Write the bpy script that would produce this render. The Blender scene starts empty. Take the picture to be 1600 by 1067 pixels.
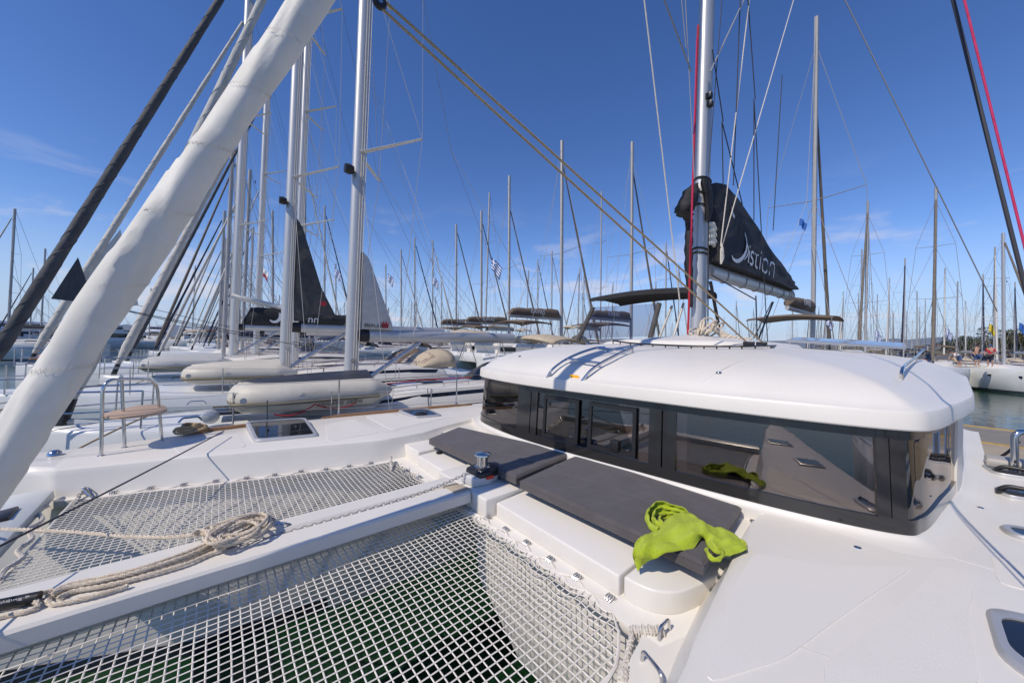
import bpy, bmesh, math, random
from mathutils import Vector, Matrix
random.seed(7)
R = math.radians
sc = bpy.context.scene
col = sc.collection

# ------------------------------------------------------------------ camera
F, CX, CY = 553.0, 800.0, 533.5          # focal length and centre, in pixels of the 1600 px photo
CAMZ = 2.95
_yaw, _pit, _rol = R(50.5), R(0.15), R(1.0)
_v = Vector((math.sin(_yaw), -math.cos(_yaw), 0)); _r = _v.cross(Vector((0, 0, 1))); _u = _r.cross(_v)
VV = _v*math.cos(_pit) + _u*math.sin(_pit); _u2 = _r.cross(VV)
XC = _r*math.cos(_rol) + _u2*math.sin(_rol); YC = -_r*math.sin(_rol) + _u2*math.cos(_rol)
cam = bpy.data.objects.new('camera', bpy.data.cameras.new('camera')); col.objects.link(cam)
cam.matrix_world = Matrix(((XC.x, YC.x, -VV.x, 0), (XC.y, YC.y, -VV.y, 0), (XC.z, YC.z, -VV.z, CAMZ), (0, 0, 0, 1)))
cam.data.sensor_width = 36; cam.data.sensor_fit = 'HORIZONTAL'; cam.data.lens = 36*F/1600
cam.data.clip_start = 0.05; cam.data.clip_end = 6000
sc.camera = cam

# ------------------------------------------------------------------ sky, sun, exposure
SUN_AZ, SUN_EL = R(-4.0), R(48.0)         # azimuth from dead ahead (+Y) towards starboard (+X)
w = bpy.data.worlds.new('World'); sc.world = w; w.use_nodes = True
nt = w.node_tree; nt.nodes.clear()
out = nt.nodes.new('ShaderNodeOutputWorld'); bg = nt.nodes.new('ShaderNodeBackground')
sky = nt.nodes.new('ShaderNodeTexSky'); sky.sky_type = 'NISHITA'; sky.sun_disc = False
sky.sun_elevation = SUN_EL; sky.sun_rotation = SUN_AZ
sky.altitude = 1800; sky.air_density = 1.0; sky.dust_density = 0.0; sky.ozone_density = 1.4
tc = nt.nodes.new('ShaderNodeTexCoord'); sep = nt.nodes.new('ShaderNodeSeparateXYZ')
mp = nt.nodes.new('ShaderNodeMapping'); mp.inputs['Scale'].default_value = (1.0, 1.0, 3.2)
n1 = nt.nodes.new('ShaderNodeTexNoise'); n1.inputs['Scale'].default_value = 5.0; n1.inputs['Detail'].default_value = 9; n1.inputs['Roughness'].default_value = .55
n1.inputs['Distortion'].default_value = .5
cr = nt.nodes.new('ShaderNodeMapRange'); cr.inputs[1].default_value = .52; cr.inputs[2].default_value = .70; cr.interpolation_type = 'SMOOTHSTEP'
hr = nt.nodes.new('ShaderNodeMapRange'); hr.inputs[1].default_value = .38; hr.inputs[2].default_value = .08; hr.interpolation_type = 'SMOOTHSTEP'
mu = nt.nodes.new('ShaderNodeMath'); mu.operation = 'MULTIPLY'
mu2 = nt.nodes.new('ShaderNodeMath'); mu2.operation = 'MULTIPLY'; mu2.inputs[1].default_value = .7
mixc = nt.nodes.new('ShaderNodeMix'); mixc.data_type = 'RGBA'; mixc.inputs[7].default_value = (4.6, 4.5, 5.0, 1)
L = nt.links.new
L(tc.outputs['Generated'], mp.inputs['Vector']); L(mp.outputs['Vector'], n1.inputs['Vector'])
L(tc.outputs['Generated'], sep.inputs[0]); L(sep.outputs['Z'], hr.inputs[0]); L(n1.outputs['Fac'], cr.inputs[0])
L(cr.outputs[0], mu.inputs[0]); L(hr.outputs[0], mu.inputs[1]); L(mu.outputs[0], mu2.inputs[0])
L(mu2.outputs[0], mixc.inputs[0]); hs = nt.nodes.new('ShaderNodeHueSaturation'); hs.inputs['Saturation'].default_value = 1.24; hs.inputs['Hue'].default_value = .513; L(sky.outputs[0], hs.inputs['Color']); hz = nt.nodes.new('ShaderNodeMapRange'); hz.inputs[1].default_value = .26; hz.inputs[2].default_value = -.01; hz.inputs[3].default_value = 0; hz.inputs[4].default_value = .92; hz.interpolation_type = 'SMOOTHSTEP'
hm = nt.nodes.new('ShaderNodeMix'); hm.data_type = 'RGBA'; hm.inputs[7].default_value = (2.55, 3.25, 4.7, 1); L(sep.outputs['Z'], hz.inputs[0]); L(hz.outputs[0], hm.inputs[0]); L(hs.outputs[0], hm.inputs[6]); L(hm.outputs[2], mixc.inputs[6]); L(mixc.outputs[2], bg.inputs[0])
bg.inputs['Strength'].default_value = 0.148
L(bg.outputs[0], out.inputs[0])
sl = bpy.data.lights.new('sun', 'SUN'); sl.energy = 3.45; sl.angle = R(.55); sl.color = (1, .905, .775)
sun = bpy.data.objects.new('sun', sl); col.objects.link(sun)
sdir = Vector((math.sin(SUN_AZ)*math.cos(SUN_EL), math.cos(SUN_AZ)*math.cos(SUN_EL), math.sin(SUN_EL)))
sun.rotation_euler = sdir.to_track_quat('Z', 'Y').to_euler(); sun.location = (0, 30, 40)
sc.view_settings.view_transform = 'Standard'; sc.view_settings.look = 'None'
sc.view_settings.exposure = 0.07; sc.view_settings.gamma = 1.0

# ------------------------------------------------------------------ helpers
def ray(px, py): return VV + XC*((px-CX)/F) - YC*((py-CY)/F)
O = Vector((0, 0, CAMZ))
def at(px, py, z): d = ray(px, py); return O + d*((z-CAMZ)/d.z)
def atx(px, py, x): d = ray(px, py); return O + d*(x/d.x)
def aty(px, py, y): d = ray(px, py); return O + d*(y/d.y)
def atd(px, py, dist): return O + ray(px, py)*dist          # dist along the view axis
def V(*a): return Vector(a)

def mat(name, c, rough=.5, metal=0., spec=.5, coat=0., var=0., vscale=4., bump=0., bscale=40., c2=None, sheen=0., stretch=None, ior=1.5, emit=None):
    m = bpy.data.materials.new(name); m.use_nodes = True; n = m.node_tree; p = n.nodes['Principled BSDF']
    p.inputs['Base Color'].default_value = (*c, 1); p.inputs['Roughness'].default_value = rough; p.inputs['Metallic'].default_value = metal
    p.inputs['Specular IOR Level'].default_value = spec; p.inputs['Coat Weight'].default_value = coat; p.inputs['Coat Roughness'].default_value = .08
    p.inputs['IOR'].default_value = ior
    if sheen: p.inputs['Sheen Weight'].default_value = sheen
    if var or bump:
        t = n.nodes.new('ShaderNodeTexCoord'); mpn = n.nodes.new('ShaderNodeMapping')
        if stretch: mpn.inputs['Scale'].default_value = stretch
        n.links.new(t.outputs['Object'], mpn.inputs[0])
    if var:
        a = n.nodes.new('ShaderNodeTexNoise'); a.inputs['Scale'].default_value = vscale; a.inputs['Detail'].default_value = 7; a.inputs['Roughness'].default_value = .62
        n.links.new(mpn.outputs[0], a.inputs['Vector'])
        rp = n.nodes.new('ShaderNodeMapRange'); rp.inputs[1].default_value = .3; rp.inputs[2].default_value = .72; n.links.new(a.outputs['Fac'], rp.inputs[0])
        mx = n.nodes.new('ShaderNodeMix'); mx.data_type = 'RGBA'
        d = c2 if c2 else tuple(v*(1-var) for v in c)
        mx.inputs[6].default_value = (*d, 1); mx.inputs[7].default_value = (*c, 1)
        n.links.new(rp.outputs[0], mx.inputs[0]); n.links.new(mx.outputs[2], p.inputs['Base Color'])
        mr = n.nodes.new('ShaderNodeMapRange'); mr.inputs[3].default_value = min(1, rough*1.25); mr.inputs[4].default_value = rough*.85
        n.links.new(a.outputs['Fac'], mr.inputs[0]); n.links.new(mr.outputs[0], p.inputs['Roughness'])
    if bump:
        b = n.nodes.new('ShaderNodeTexNoise'); b.inputs['Scale'].default_value = bscale; b.inputs['Detail'].default_value = 4
        n.links.new(mpn.outputs[0], b.inputs['Vector'])
        bn = n.nodes.new('ShaderNodeBump'); bn.inputs['Strength'].default_value = bump; bn.inputs['Distance'].default_value = .02
        n.links.new(b.outputs['Fac'], bn.inputs['Height']); n.links.new(bn.outputs[0], p.inputs['Normal'])
    if emit: p.inputs['Emission Color'].default_value = (*emit, 1); p.inputs['Emission Strength'].default_value = 1
    return m

MT = dict(
    gel=mat('gelcoat', (.745, .713, .652), .36, spec=.45, var=.055, vscale=1.4, c2=(.69, .657, .60)),
    deckgrip=mat('deck_gelcoat', (.74, .708, .65), .55, var=.07, vscale=2.6, bump=.22, bscale=300, c2=(.71, .675, .62)),
    hullwhite=mat('hull_white', (.76, .77, .76), .3, var=.10, vscale=1.2, c2=(.66, .66, .63)),
    hullgrey=mat('hull_grey', (.60, .63, .63), .3, var=.12, vscale=1.5, c2=(.50, .53, .52)),
    boot=mat('boot_top', (.015, .02, .03), .4),
    steel=mat('stainless_steel', (.62, .62, .62), .16, metal=1, var=.12, vscale=9),
    alu=mat('anodised_aluminium', (.56, .56, .555), .42, metal=.5, var=.10, vscale=3, stretch=(1, 1, .15)),
    alud=mat('aluminium_dull', (.50, .48, .455), .55, metal=.25, var=.15, vscale=3),
    wire=mat('rigging_wire', (.30, .30, .31), .6, metal=.0),
    darkwire=mat('dark_line', (.035, .035, .045), .7),
    black=mat('black_plastic', (.018, .018, .02), .4, var=.3, vscale=20),
    frit=mat('black_window_band', (.022, .021, .021), .12, spec=.6, coat=.4, var=.2, vscale=3),
    rubber=mat('black_rubber', (.02, .02, .02), .65),
    cushion=mat('charcoal_cushion', (.088, .078, .080), .75, var=.25, vscale=5, bump=.5, bscale=9, sheen=.2, c2=(.068, .060, .062)),
    towel=mat('lime_towel', (.72, .88, .012), .97, var=.22, vscale=70, bump=1.0, bscale=260, sheen=.15, c2=(.54, .70, .008)),
    genoa=mat('white_sailcloth', (.74, .72, .66), .62, var=.16, vscale=3.2, bump=.28, bscale=5, c2=(.64, .615, .545)),
    furlwhite=mat('aged_white_sailcloth', (.64, .61, .55), .75, var=.25, vscale=6, bump=.6, bscale=14, stretch=(1, 1, .35)),
    furlgrey=mat('pale_grey_sailcloth', (.55, .55, .52), .75, var=.3, vscale=6, bump=.6, bscale=14, stretch=(1, 1, .35)),
    furldark=mat('charcoal_sailcloth', (.085, .088, .095), .75, var=.3, vscale=6, bump=.6, bscale=14, stretch=(1, 1, .35)),
    furlblue=mat('navy_sailcloth', (.02, .025, .06), .75, var=.3, vscale=6, bump=.4, bscale=14),
    furlbrown=mat('taupe_sailcloth', (.20, .165, .13), .75, var=.3, vscale=6, bump=.6, bscale=14, stretch=(1, 1, .35)),
    rope=mat('cream_rope', (.76, .67, .55), .85, var=.35, vscale=22, bump=.5, bscale=160, c2=(.58, .49, .37)),
    ropew=mat('white_rope', (.72, .68, .62), .85, var=.25, vscale=30, bump=.5, bscale=160, c2=(.58, .53, .46)),
    ropetan=mat('tan_rope', (.52, .39, .22), .85, var=.3, vscale=30, bump=.4, bscale=160),
    ropered=mat('red_rope', (.50, .02, .04), .8, var=.3, vscale=30),
    ropemag=mat('magenta_rope', (.62, .03, .12), .8, var=.3, vscale=30),
    net=mat('cream_netting', (.80, .76, .69), .8, var=.2, vscale=7, c2=(.66, .61, .54)),
    teak=mat('teak', (.36, .20, .10), .6, var=.45, vscale=9, stretch=(8, .6, 8), c2=(.22, .115, .055)),
    seatwood=mat('beige_seat_board', (.50, .36, .26), .55, var=.3, vscale=8, stretch=(6, .8, 6), c2=(.40, .28, .19)),
    bag=mat('black_sail_bag', (.026, .026, .028), .75, var=.35, vscale=5, bump=.9, bscale=7, c2=(.017, .017, .019)),
    bagtaupe=mat('taupe_canvas', (.17, .125, .085), .85, var=.35, vscale=6, bump=.9, bscale=7, c2=(.12, .085, .06)),
    bagwhite=mat('white_canvas', (.62, .60, .56), .75, var=.2, vscale=6, bump=.5, bscale=9),
    baggrey=mat('grey_canvas', (.085, .082, .08), .8, var=.3, vscale=6, bump=.5, bscale=9),
    print=mat('white_print', (.75, .75, .75), .6),
    printk=mat('black_print', (.02, .02, .02), .6),
    printr=mat('red_print', (.45, .03, .04), .6),
    yellow=mat('yellow_sticker', (.85, .42, .01), .5),
    pvc=mat('pale_dinghy_tube', (.62, .585, .50), .5, var=.2, vscale=3, c2=(.52, .48, .40)),
    pvcg=mat('grey_dinghy_tube', (.50, .50, .48), .5, var=.2, vscale=3),
    pvcs=mat('olive_rubbing_strip', (.16, .135, .085), .6),
    pvcd=mat('dark_dinghy_bottom', (.045, .05, .065), .42, var=.3, vscale=8),
    quay=mat('concrete_quay', (.40, .35, .28), .9, var=.35, vscale=1.2, bump=.5, bscale=30, c2=(.30, .25, .19)),
    asphalt=mat('quay_paving', (.27, .245, .215), .9, var=.3, vscale=.6, bump=.4, bscale=50),
    paint=mat('yellow_line_paint', (.62, .40, .06), .8, var=.4, vscale=6),
    skin=mat('skin', (.46, .27, .19), .6), hair=mat('dark_hair', (.03, .02, .015), .8), capgrey=mat('grey_cap', (.22, .22, .22), .9),
    clothn=mat('navy_cloth', (.03, .035, .05), .9), clothr=mat('red_cloth', (.5, .03, .04), .9), cloths=mat('khaki_cloth', (.28, .25, .18), .9),
    clothb=mat('blue_cloth', (.05, .09, .22), .9), clothw=mat('white_cloth', (.7, .7, .7), .9), clothy=mat('yellow_cloth', (.7, .5, .03), .9),
    vinyl=mat('smoky_clear_vinyl', (.10, .11, .13), .12, spec=.6),
    cabinpanel=mat('cabin_joinery', (.20, .17, .15), .6), sill=mat('beige_inner_sill', (.80, .64, .58), .6),
    bark=mat('bark', (.10, .07, .05), .9), leaf=mat('olive_leaf', (.075, .10, .028), .8, var=.5, vscale=3, c2=(.035, .055, .015)),
    leaf2=mat('dry_leaf', (.15, .12, .035), .8, var=.5, vscale=3, c2=(.08, .07, .02)),
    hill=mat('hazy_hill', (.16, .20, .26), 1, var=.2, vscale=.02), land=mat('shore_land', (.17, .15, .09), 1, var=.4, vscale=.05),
    bld=mat('pale_render', (.62, .56, .48), .9, var=.2, vscale=.3), tile=mat('roof_tile', (.36, .16, .09), .9, var=.3, vscale=1),
    yacht=mat('yacht_white', (.74, .75, .77), .3), flagblue=mat('flag_blue', (.03, .12, .42), .85), flagwhite=mat('flag_white', (.75, .75, .75), .85),
    sticker=mat('grey_decal', (.55, .55, .55), .4), solar=mat('solar_panel', (.20, .22, .25), .18, coat=.5), redpl=mat('red_plastic', (.55, .03, .02), .4),
    tan=mat('tan_canvas', (.50, .42, .31), .85, var=.2, vscale=6),
)
def glass_mat(name, tint, rough=0.0, ior=1.6, dens=.5):
    m = bpy.data.materials.new(name); m.use_nodes = True; n = m.node_tree; n.nodes.clear()
    o = n.nodes.new('ShaderNodeOutputMaterial'); tr = n.nodes.new('ShaderNodeBsdfTransparent'); gl = n.nodes.new('ShaderNodeBsdfGlossy')
    tr.inputs[0].default_value = (*tint, 1); gl.inputs['Roughness'].default_value = rough; gl.inputs[0].default_value = (.95, .89, .85, 1)
    fr = n.nodes.new('ShaderNodeFresnel'); fr.inputs[0].default_value = ior; mx = n.nodes.new('ShaderNodeMixShader')
    n.links.new(fr.outputs[0], mx.inputs[0]); n.links.new(tr.outputs[0], mx.inputs[1]); n.links.new(gl.outputs[0], mx.inputs[2]); n.links.new(mx.outputs[0], o.inputs[0])
    return m
MT['glass'] = glass_mat('tinted_window_glass', (.80, .73, .68), .0, 2.2)
MT['hatchglass'] = mat('smoked_acrylic', (.012, .014, .02), .04, spec=.5, ior=1.5)
MT['clearvinyl'] = glass_mat('clear_vinyl', (.80, .80, .84), .05, 1.35)

# ---- meshes
class MB:
    def __init__(s): s.v = []; s.f = []
    def add(s, vs, fs):
        o = len(s.v); s.v += [tuple(v) for v in vs]; s.f += [tuple(i+o for i in f) for f in fs]; return s
    def box(s, x0, x1, y0, y1, z0, z1):
        return s.add([(x0, y0, z0), (x1, y0, z0), (x1, y1, z0), (x0, y1, z0), (x0, y0, z1), (x1, y0, z1), (x1, y1, z1), (x0, y1, z1)],
                     [(0, 3, 2, 1), (4, 5, 6, 7), (0, 1, 5, 4), (1, 2, 6, 5), (2, 3, 7, 6), (3, 0, 4, 7)])
    def tube(s, pts, r, n=8, caps=True, closed=False, flat=1.0):
        pts = [Vector(p) for p in pts]; m = len(pts)
        rs = r if isinstance(r, (list, tuple)) else [r]*m
        vs = []; fs = []; prev = None
        for i, p in enumerate(pts):
            if closed: t = pts[(i+1) % m]-pts[i-1]
            else: t = pts[min(i+1, m-1)]-pts[max(i-1, 0)]
            if t.length < 1e-9: t = Vector((0, 0, 1))
            t.normalize()
            if prev is None:
                a = t.cross(Vector((0, 0, 1)));  a = t.cross(Vector((1, 0, 0))) if a.length < .05 else a
            else: a = prev-t*prev.dot(t)
            if a.length < 1e-6: a = t.orthogonal()
            a.normalize(); b = t.cross(a); prev = a
            for k in range(n):
                q = 2*math.pi*k/n; vs.append(p+a*(rs[i]*math.cos(q))+b*(rs[i]*flat*math.sin(q)))
        for i in range(m if closed else m-1):
            j = (i+1) % m
            for k in range(n): fs.append((i*n+k, i*n+(k+1) % n, j*n+(k+1) % n, j*n+k))
        if caps and not closed: fs.append(tuple(range(n))[::-1]); fs.append(tuple((m-1)*n+k for k in range(n)))
        return s.add(vs, fs)
    def loft(s, rings, closed=True, cap=True):
        n = len(rings[0]); vs = [p for r in rings for p in r]; fs = []
        for i in range(len(rings)-1):
            for k in range(n if closed else n-1): fs.append((i*n+k, i*n+(k+1) % n, (i+1)*n+(k+1) % n, (i+1)*n+k))
        if cap and closed: fs.append(tuple(range(n))[::-1]); fs.append(tuple((len(rings)-1)*n+k for k in range(n)))
        return s.add(vs, fs)
    def lathe(s, c, prof, n=20, axis='Z'):
        rings = []
        for r_, z in prof:
            ring = []
            for k in range(n):
                q = 2*math.pi*k/n; p = Vector((r_*math.cos(q), r_*math.sin(q), z))
                if axis == 'X': p = Vector((p.z, p.x, p.y))
                if axis == 'Y': p = Vector((p.y, p.z, p.x))
                ring.append(Vector(c)+p)
            rings.append(ring)
        return s.loft(rings)
    def prism(s, poly, z0, z1):
        n = len(poly); g = lambda z, i: z[i] if isinstance(z, (list, tuple)) else z
        return s.add([(p[0], p[1], g(z0, i)) for i, p in enumerate(poly)]+[(p[0], p[1], g(z1, i)) for i, p in enumerate(poly)],
                     [tuple(range(n))[::-1], tuple(range(n, 2*n))]+[(i, (i+1) % n, n+(i+1) % n, n+i) for i in range(n)])
    def plate(s, pts, off):
        """a polygon in space thickened by the vector off"""
        n = len(pts); off = Vector(off)
        return s.add([Vector(p) for p in pts]+[Vector(p)+off for p in pts],
                     [tuple(range(n))[::-1], tuple(range(n, 2*n))]+[(i, (i+1) % n, n+(i+1) % n, n+i) for i in range(n)])
    def grid(s, rows, closed=False):
        m = len(rows); n = len(rows[0])
        return s.add([p for r in rows for p in r], [(i*n+k, i*n+k+1, (i+1)*n+k+1, (i+1)*n+k) for i in range(m-1) for k in range(n-1)])

PINV = {}
def link(name, me, m, parent=None, bevel=0, seg=2, smooth=38, kind=None):
    me.materials.append(MT[m] if isinstance(m, str) else m)
    if bevel:
        bm = bmesh.new(); bm.from_mesh(me)
        ed = [e for e in bm.edges if e.is_manifold and e.calc_face_angle(0) > R(25)]
        bmesh.ops.bevel(bm, geom=ed, offset=bevel, segments=seg, profile=.5, affect='EDGES', clamp_overlap=True); bm.to_mesh(me); bm.free()
    if smooth:
        me.polygons.foreach_set('use_smooth', [True]*len(me.polygons)); me.set_sharp_from_angle(angle=R(smooth))
    o = bpy.data.objects.new(name, me); col.objects.link(o)
    if parent is not None:
        o.parent = parent
        if parent.name in PINV: o.matrix_parent_inverse = PINV[parent.name]
    if kind: o['kind'] = kind
    return o
def build(mb, name, m, parent=None, bevel=0, seg=2, smooth=38, kind=None, fixn=True):
    me = bpy.data.meshes.new(name); me.from_pydata(mb.v, [], mb.f)
    if fixn:
        bm = bmesh.new(); bm.from_mesh(me); bmesh.ops.recalc_face_normals(bm, faces=bm.faces); bm.to_mesh(me); bm.free()
    return link(name, me, m, parent, bevel, seg, smooth, kind)
def tag(o, label=None, cat=None, group=None, kind=None):
    if label: o['label'] = label
    if cat: o['category'] = cat
    if group: o['group'] = group
    if kind: o['kind'] = kind
    return o
def thing(name, label, cat, loc=(0, 0, 0), group=None):
    o = bpy.data.objects.new(name, None); col.objects.link(o); o.location = loc; o.empty_display_size = .2
    PINV[o.name] = Matrix.Translation(-Vector(loc))
    return tag(o, label, cat, group)
def dup(root, loc, rz=0, scale=1, label=None, group=None):
    def cp(o, par):
        c = o.copy(); col.objects.link(c)
        if par is not None: c.parent = par
        for ch in o.children: cp(ch, c)
        return c
    r = cp(root, None); r.location = loc; r.rotation_euler = (0, 0, rz); r.scale = (scale,)*3 if not isinstance(scale, tuple) else scale
    if label: r['label'] = label
    if group: r['group'] = group
    return r
def cat_rom(pts, k=8, closed=False):
    pts = [Vector(p) for p in pts]; n = len(pts); o = []
    for i in range(n if closed else n-1):
        if closed: a, b, c, d = pts[i-1], pts[i], pts[(i+1) % n], pts[(i+2) % n]
        else: a, b, c, d = pts[max(i-1, 0)], pts[i], pts[i+1], pts[min(i+2, n-1)]
        for j in range(k):
            t = j/k; o.append(.5*((2*b)+(c-a)*t+(2*a-5*b+4*c-d)*t*t+(3*b-a-3*c+d)*t**3))
    if not closed: o.append(pts[-1])
    return o
def resample(pts, step):
    o = [pts[0].copy()]; acc = 0
    for a, b in zip(pts, pts[1:]):
        Ld = (b-a).length
        if Ld < 1e-9: continue
        d = step-acc
        while d <= Ld: o.append(a+(b-a)*(d/Ld)); d += step
        acc = Ld-(d-step)
    if (o[-1]-pts[-1]).length > step*.2: o.append(pts[-1].copy())
    return o
def laid(mb, pts, r, pitch=None, n=5, smoothk=8):
    """three-strand laid rope along pts"""
    pitch = pitch or r*7; P = resample(cat_rom(pts, smoothk), pitch/7)
    prev = None; fr = []
    for i, p in enumerate(P):
        t = (P[min(i+1, len(P)-1)]-P[max(i-1, 0)]).normalized()
        a = prev-t*prev.dot(t) if prev is not None else t.orthogonal()
        if a.length < 1e-6: a = t.orthogonal()
        a.normalize(); prev = a; fr.append((p, a, t.cross(a)))
    for s_ in range(3):
        mb.tube([p+(a*math.cos(q)+b*math.sin(q))*r*.5 for i, (p, a, b) in enumerate(fr) for q in [2*math.pi*(i/7+s_/3)]], r*.56, n)
    return mb
def sag(a, b, drop, n=12):
    a, b = Vector(a), Vector(b); return [a.lerp(b, i/n)-Vector((0, 0, drop*4*(i/n)*(1-i/n))) for i in range(n+1)]
def arc_fillet(pts, rad, k=5):
    """polyline with rounded corners"""
    pts = [Vector(p) for p in pts]; o = [pts[0]]
    for a, b, c in zip(pts, pts[1:], pts[2:]):
        d1 = (a-b); d2 = (c-b); r_ = min(rad, d1.length*.49, d2.length*.49); p = b+d1.normalized()*r_; q = b+d2.normalized()*r_
        for j in range(k+1):
            t = j/k; o.append(p*(1-t)**2+b*2*t*(1-t)+q*t*t)
    o.append(pts[-1]); return o
def text_obj(name, s, size, m, parent, origin, ux, uy, shear=0., extrude=.002, space=1., align='LEFT', bold=0.):
    cu = bpy.data.curves.new(name, 'FONT'); cu.body = s; cu.size = size; cu.shear = shear; cu.extrude = extrude; cu.space_character = space; cu.align_x = align; cu.offset = bold
    t = bpy.data.objects.new('tmp', cu); col.objects.link(t)
    dg = bpy.context.evaluated_depsgraph_get(); me = bpy.data.meshes.new_from_object(t.evaluated_get(dg)); bpy.data.objects.remove(t)
    ux = Vector(ux).normalized(); uy = Vector(uy); uy = (uy-ux*uy.dot(ux)).normalized(); uz = ux.cross(uy)
    M4 = Matrix(((ux.x, uy.x, uz.x, origin[0]), (ux.y, uy.y, uz.y, origin[1]), (ux.z, uy.z, uz.z, origin[2]), (0, 0, 0, 1)))
    me.transform(M4); me.materials.clear()
    return link(name, me, m, parent, smooth=0)
def interp(tab, t):
    if t <= tab[0][0]: return tab[0][1]
    for (a, b), (c, d) in zip(tab, tab[1:]):
        if t <= c: return b+(d-b)*(t-a)/(c-a)
    return tab[-1][1]
# ------------------------------------------------------------------ water, quay, land
def water_mat():
    m = mat('harbour_water', (.008, .036, .014), .045, ior=1.33); n = m.node_tree; p = n.nodes['Principled BSDF']
    t = n.nodes.new('ShaderNodeTexCoord')
    a = n.nodes.new('ShaderNodeTexNoise'); a.inputs['Scale'].default_value = .9; a.inputs['Detail'].default_value = 5
    b = n.nodes.new('ShaderNodeTexNoise'); b.inputs['Scale'].default_value = 4.5; b.inputs['Detail'].default_value = 3
    ad = n.nodes.new('ShaderNodeMath'); ad.operation = 'MULTIPLY_ADD'; ad.inputs[1].default_value = .35
    bn = n.nodes.new('ShaderNodeBump'); bn.inputs['Strength'].default_value = .22; bn.inputs['Distance'].default_value = .12
    for q in (a, b): n.links.new(t.outputs['Object'], q.inputs['Vector'])
    n.links.new(b.outputs['Fac'], ad.inputs[0]); n.links.new(a.outputs['Fac'], ad.inputs[2]); n.links.new(ad.outputs[0], bn.inputs['Height'])
    n.links.new(bn.outputs[0], p.inputs['Normal'])
    return m
MT['water'] = water_mat()
WL = -.45
def struct(mb, name, m, **k): return tag(build(mb, name, m, **k), kind='structure')
struct(MB().add([(-2500, -2500, WL), (2500, -2500, WL), (2500, 2500, WL), (-2500, 2500, WL)], [(0, 1, 2, 3)]), 'water', 'water', smooth=0)
struct(MB().box(-120, 8.5, -15.6, -11.2, -1.2, .95), 'quay', 'quay', bevel=.04)
struct(MB().box(-119.9, 8.4, -15.1, -13.0, .90, .956), 'quay_road', 'asphalt', smooth=0)
struct(MB().box(-119.9, 8.4, -15.45, -15.33, .90, .96), 'quay_line', 'paint', smooth=0)
struct(MB().box(-119.9, 8.4, -12.92, -12.80, .90, .96), 'quay_line', 'paint', smooth=0)

def ridge(name, m, pts, depth, base=-1.):
    """a low hill: pts = (x, y, height) along its crest"""
    mb = MB(); P = cat_rom([V(*p) for p in pts], 10); rows = []
    for f, h in ((-1, 0), (-.6, .45), (-.25, .86), (0, 1), (.5, .7), (1, 0)):
        row = []
        for i, p in enumerate(P):
            d = V(p.x, p.y, 0).normalized(); rr = 1+.10*math.sin(i*1.7+f*3)+.07*math.sin(i*4.1)
            row.append(V(p.x, p.y, 0)+d*depth*f+V(0, 0, base+(p.z-base)*h*rr))
        rows.append(row)
    return struct(mb.grid(rows), name, m)
def far(px, dist, h): d = ray(px, 535); d.z = 0; d.normalize(); return (d.x*dist, d.y*dist, h)
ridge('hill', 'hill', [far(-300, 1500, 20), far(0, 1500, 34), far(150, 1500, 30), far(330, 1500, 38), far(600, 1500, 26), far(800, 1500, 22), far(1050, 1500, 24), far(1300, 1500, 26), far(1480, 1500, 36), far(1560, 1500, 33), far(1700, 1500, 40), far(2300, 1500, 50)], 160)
ridge('shore', 'land', [far(-300, 420, 3.2), far(50, 420, 2.6), far(330, 400, 2.8), far(560, 330, 3.2), far(800, 300, 3.6), far(1100, 260, 3.2), far(1480, 190, 3.0), far(1600, 170, 3.2), far(1900, 170, 3)], 25)

# ------------------------------------------------------------------ the catamaran
CAT = thing('catamaran', 'white sailing catamaran filling the foreground, with netting and black sail bag', 'catamaran', (3.1, -4, 0))
ZT = 1.30; ZD = 1.60
# starboard hull (far side): inner wall top / foot, outer edge, inner waterline, as functions of y
def tab(*p): return lambda y: interp(p, y)
s_top = tab((-9.5, 5.3), (-3.6, 5.3), (-2.9, 5.12), (-2.35, 4.9), (-1.72, 4.86), (-.11, 5.30), (.45, 5.46), (1.27, 5.65), (1.45, 5.80), (2.1, 6.02), (2.6, 6.18), (2.9, 6.28))
s_foot = tab((-9.5, 5.2), (-2.5, 4.78), (-1.57, 4.83), (-.8, 5.04), (.02, 5.25), (.84, 5.50), (1.27, 5.63), (1.45, 5.78), (2.1, 6.0), (2.6, 6.17), (2.9, 6.27))
s_out = tab((-9.5, 6.5), (-4.2, 6.50), (-1.15, 6.74), (.35, 6.66), (1.59, 6.54), (2.2, 6.42), (2.6, 6.34), (2.9, 6.30))
s_wl = tab((-9.5, 4.85), (-2.5, 4.80), (-1.3, 4.86), (0.2, 5.08), (1.4, 5.66), (2.3, 6.08), (2.9, 6.26))
def hull_rings(flip, top, foot, outr, wl, ys, ledge=.085):
    rings = []
    for y in ys:
        t, f, o, wv = top(y), foot(y), outr(y), wl(y); lg = ledge if y < 1.25 else .004
        rise = max(0, y-1.2)*.02
        ring = [(wv+.2, -.9), (wv, -.44), (wv-.01, .2), (wv*.7+f*.3, .85), (f-.02, 1.20), (f-lg, 1.25), (f-lg, 1.305), (f-.012, 1.306), (f, 1.325), (t-.02, 1.53), (t+.003, 1.578), (t+.05, 1.602+rise), (o-.06, 1.602+rise), (o-.012, 1.585+rise), (o, 1.54), (o+.03, .9), (o-.05, -.3), (o-.25, -.9)]
        rings.append([V((6.06-x) if flip else x, y, z) for x, z in ring])
    return rings
ys = [-9.5, -6, -4.2, -3.6, -3.2, -2.9, -2.6, -2.35, -2.1, -1.9, -1.72, -1.57, -1.1, -.8, -.4, -.11, .02, .3, .45, .84, 1.1, 1.24, 1.262, 1.30, 1.45, 1.7, 2.1, 2.35, 2.6, 2.9]
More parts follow.
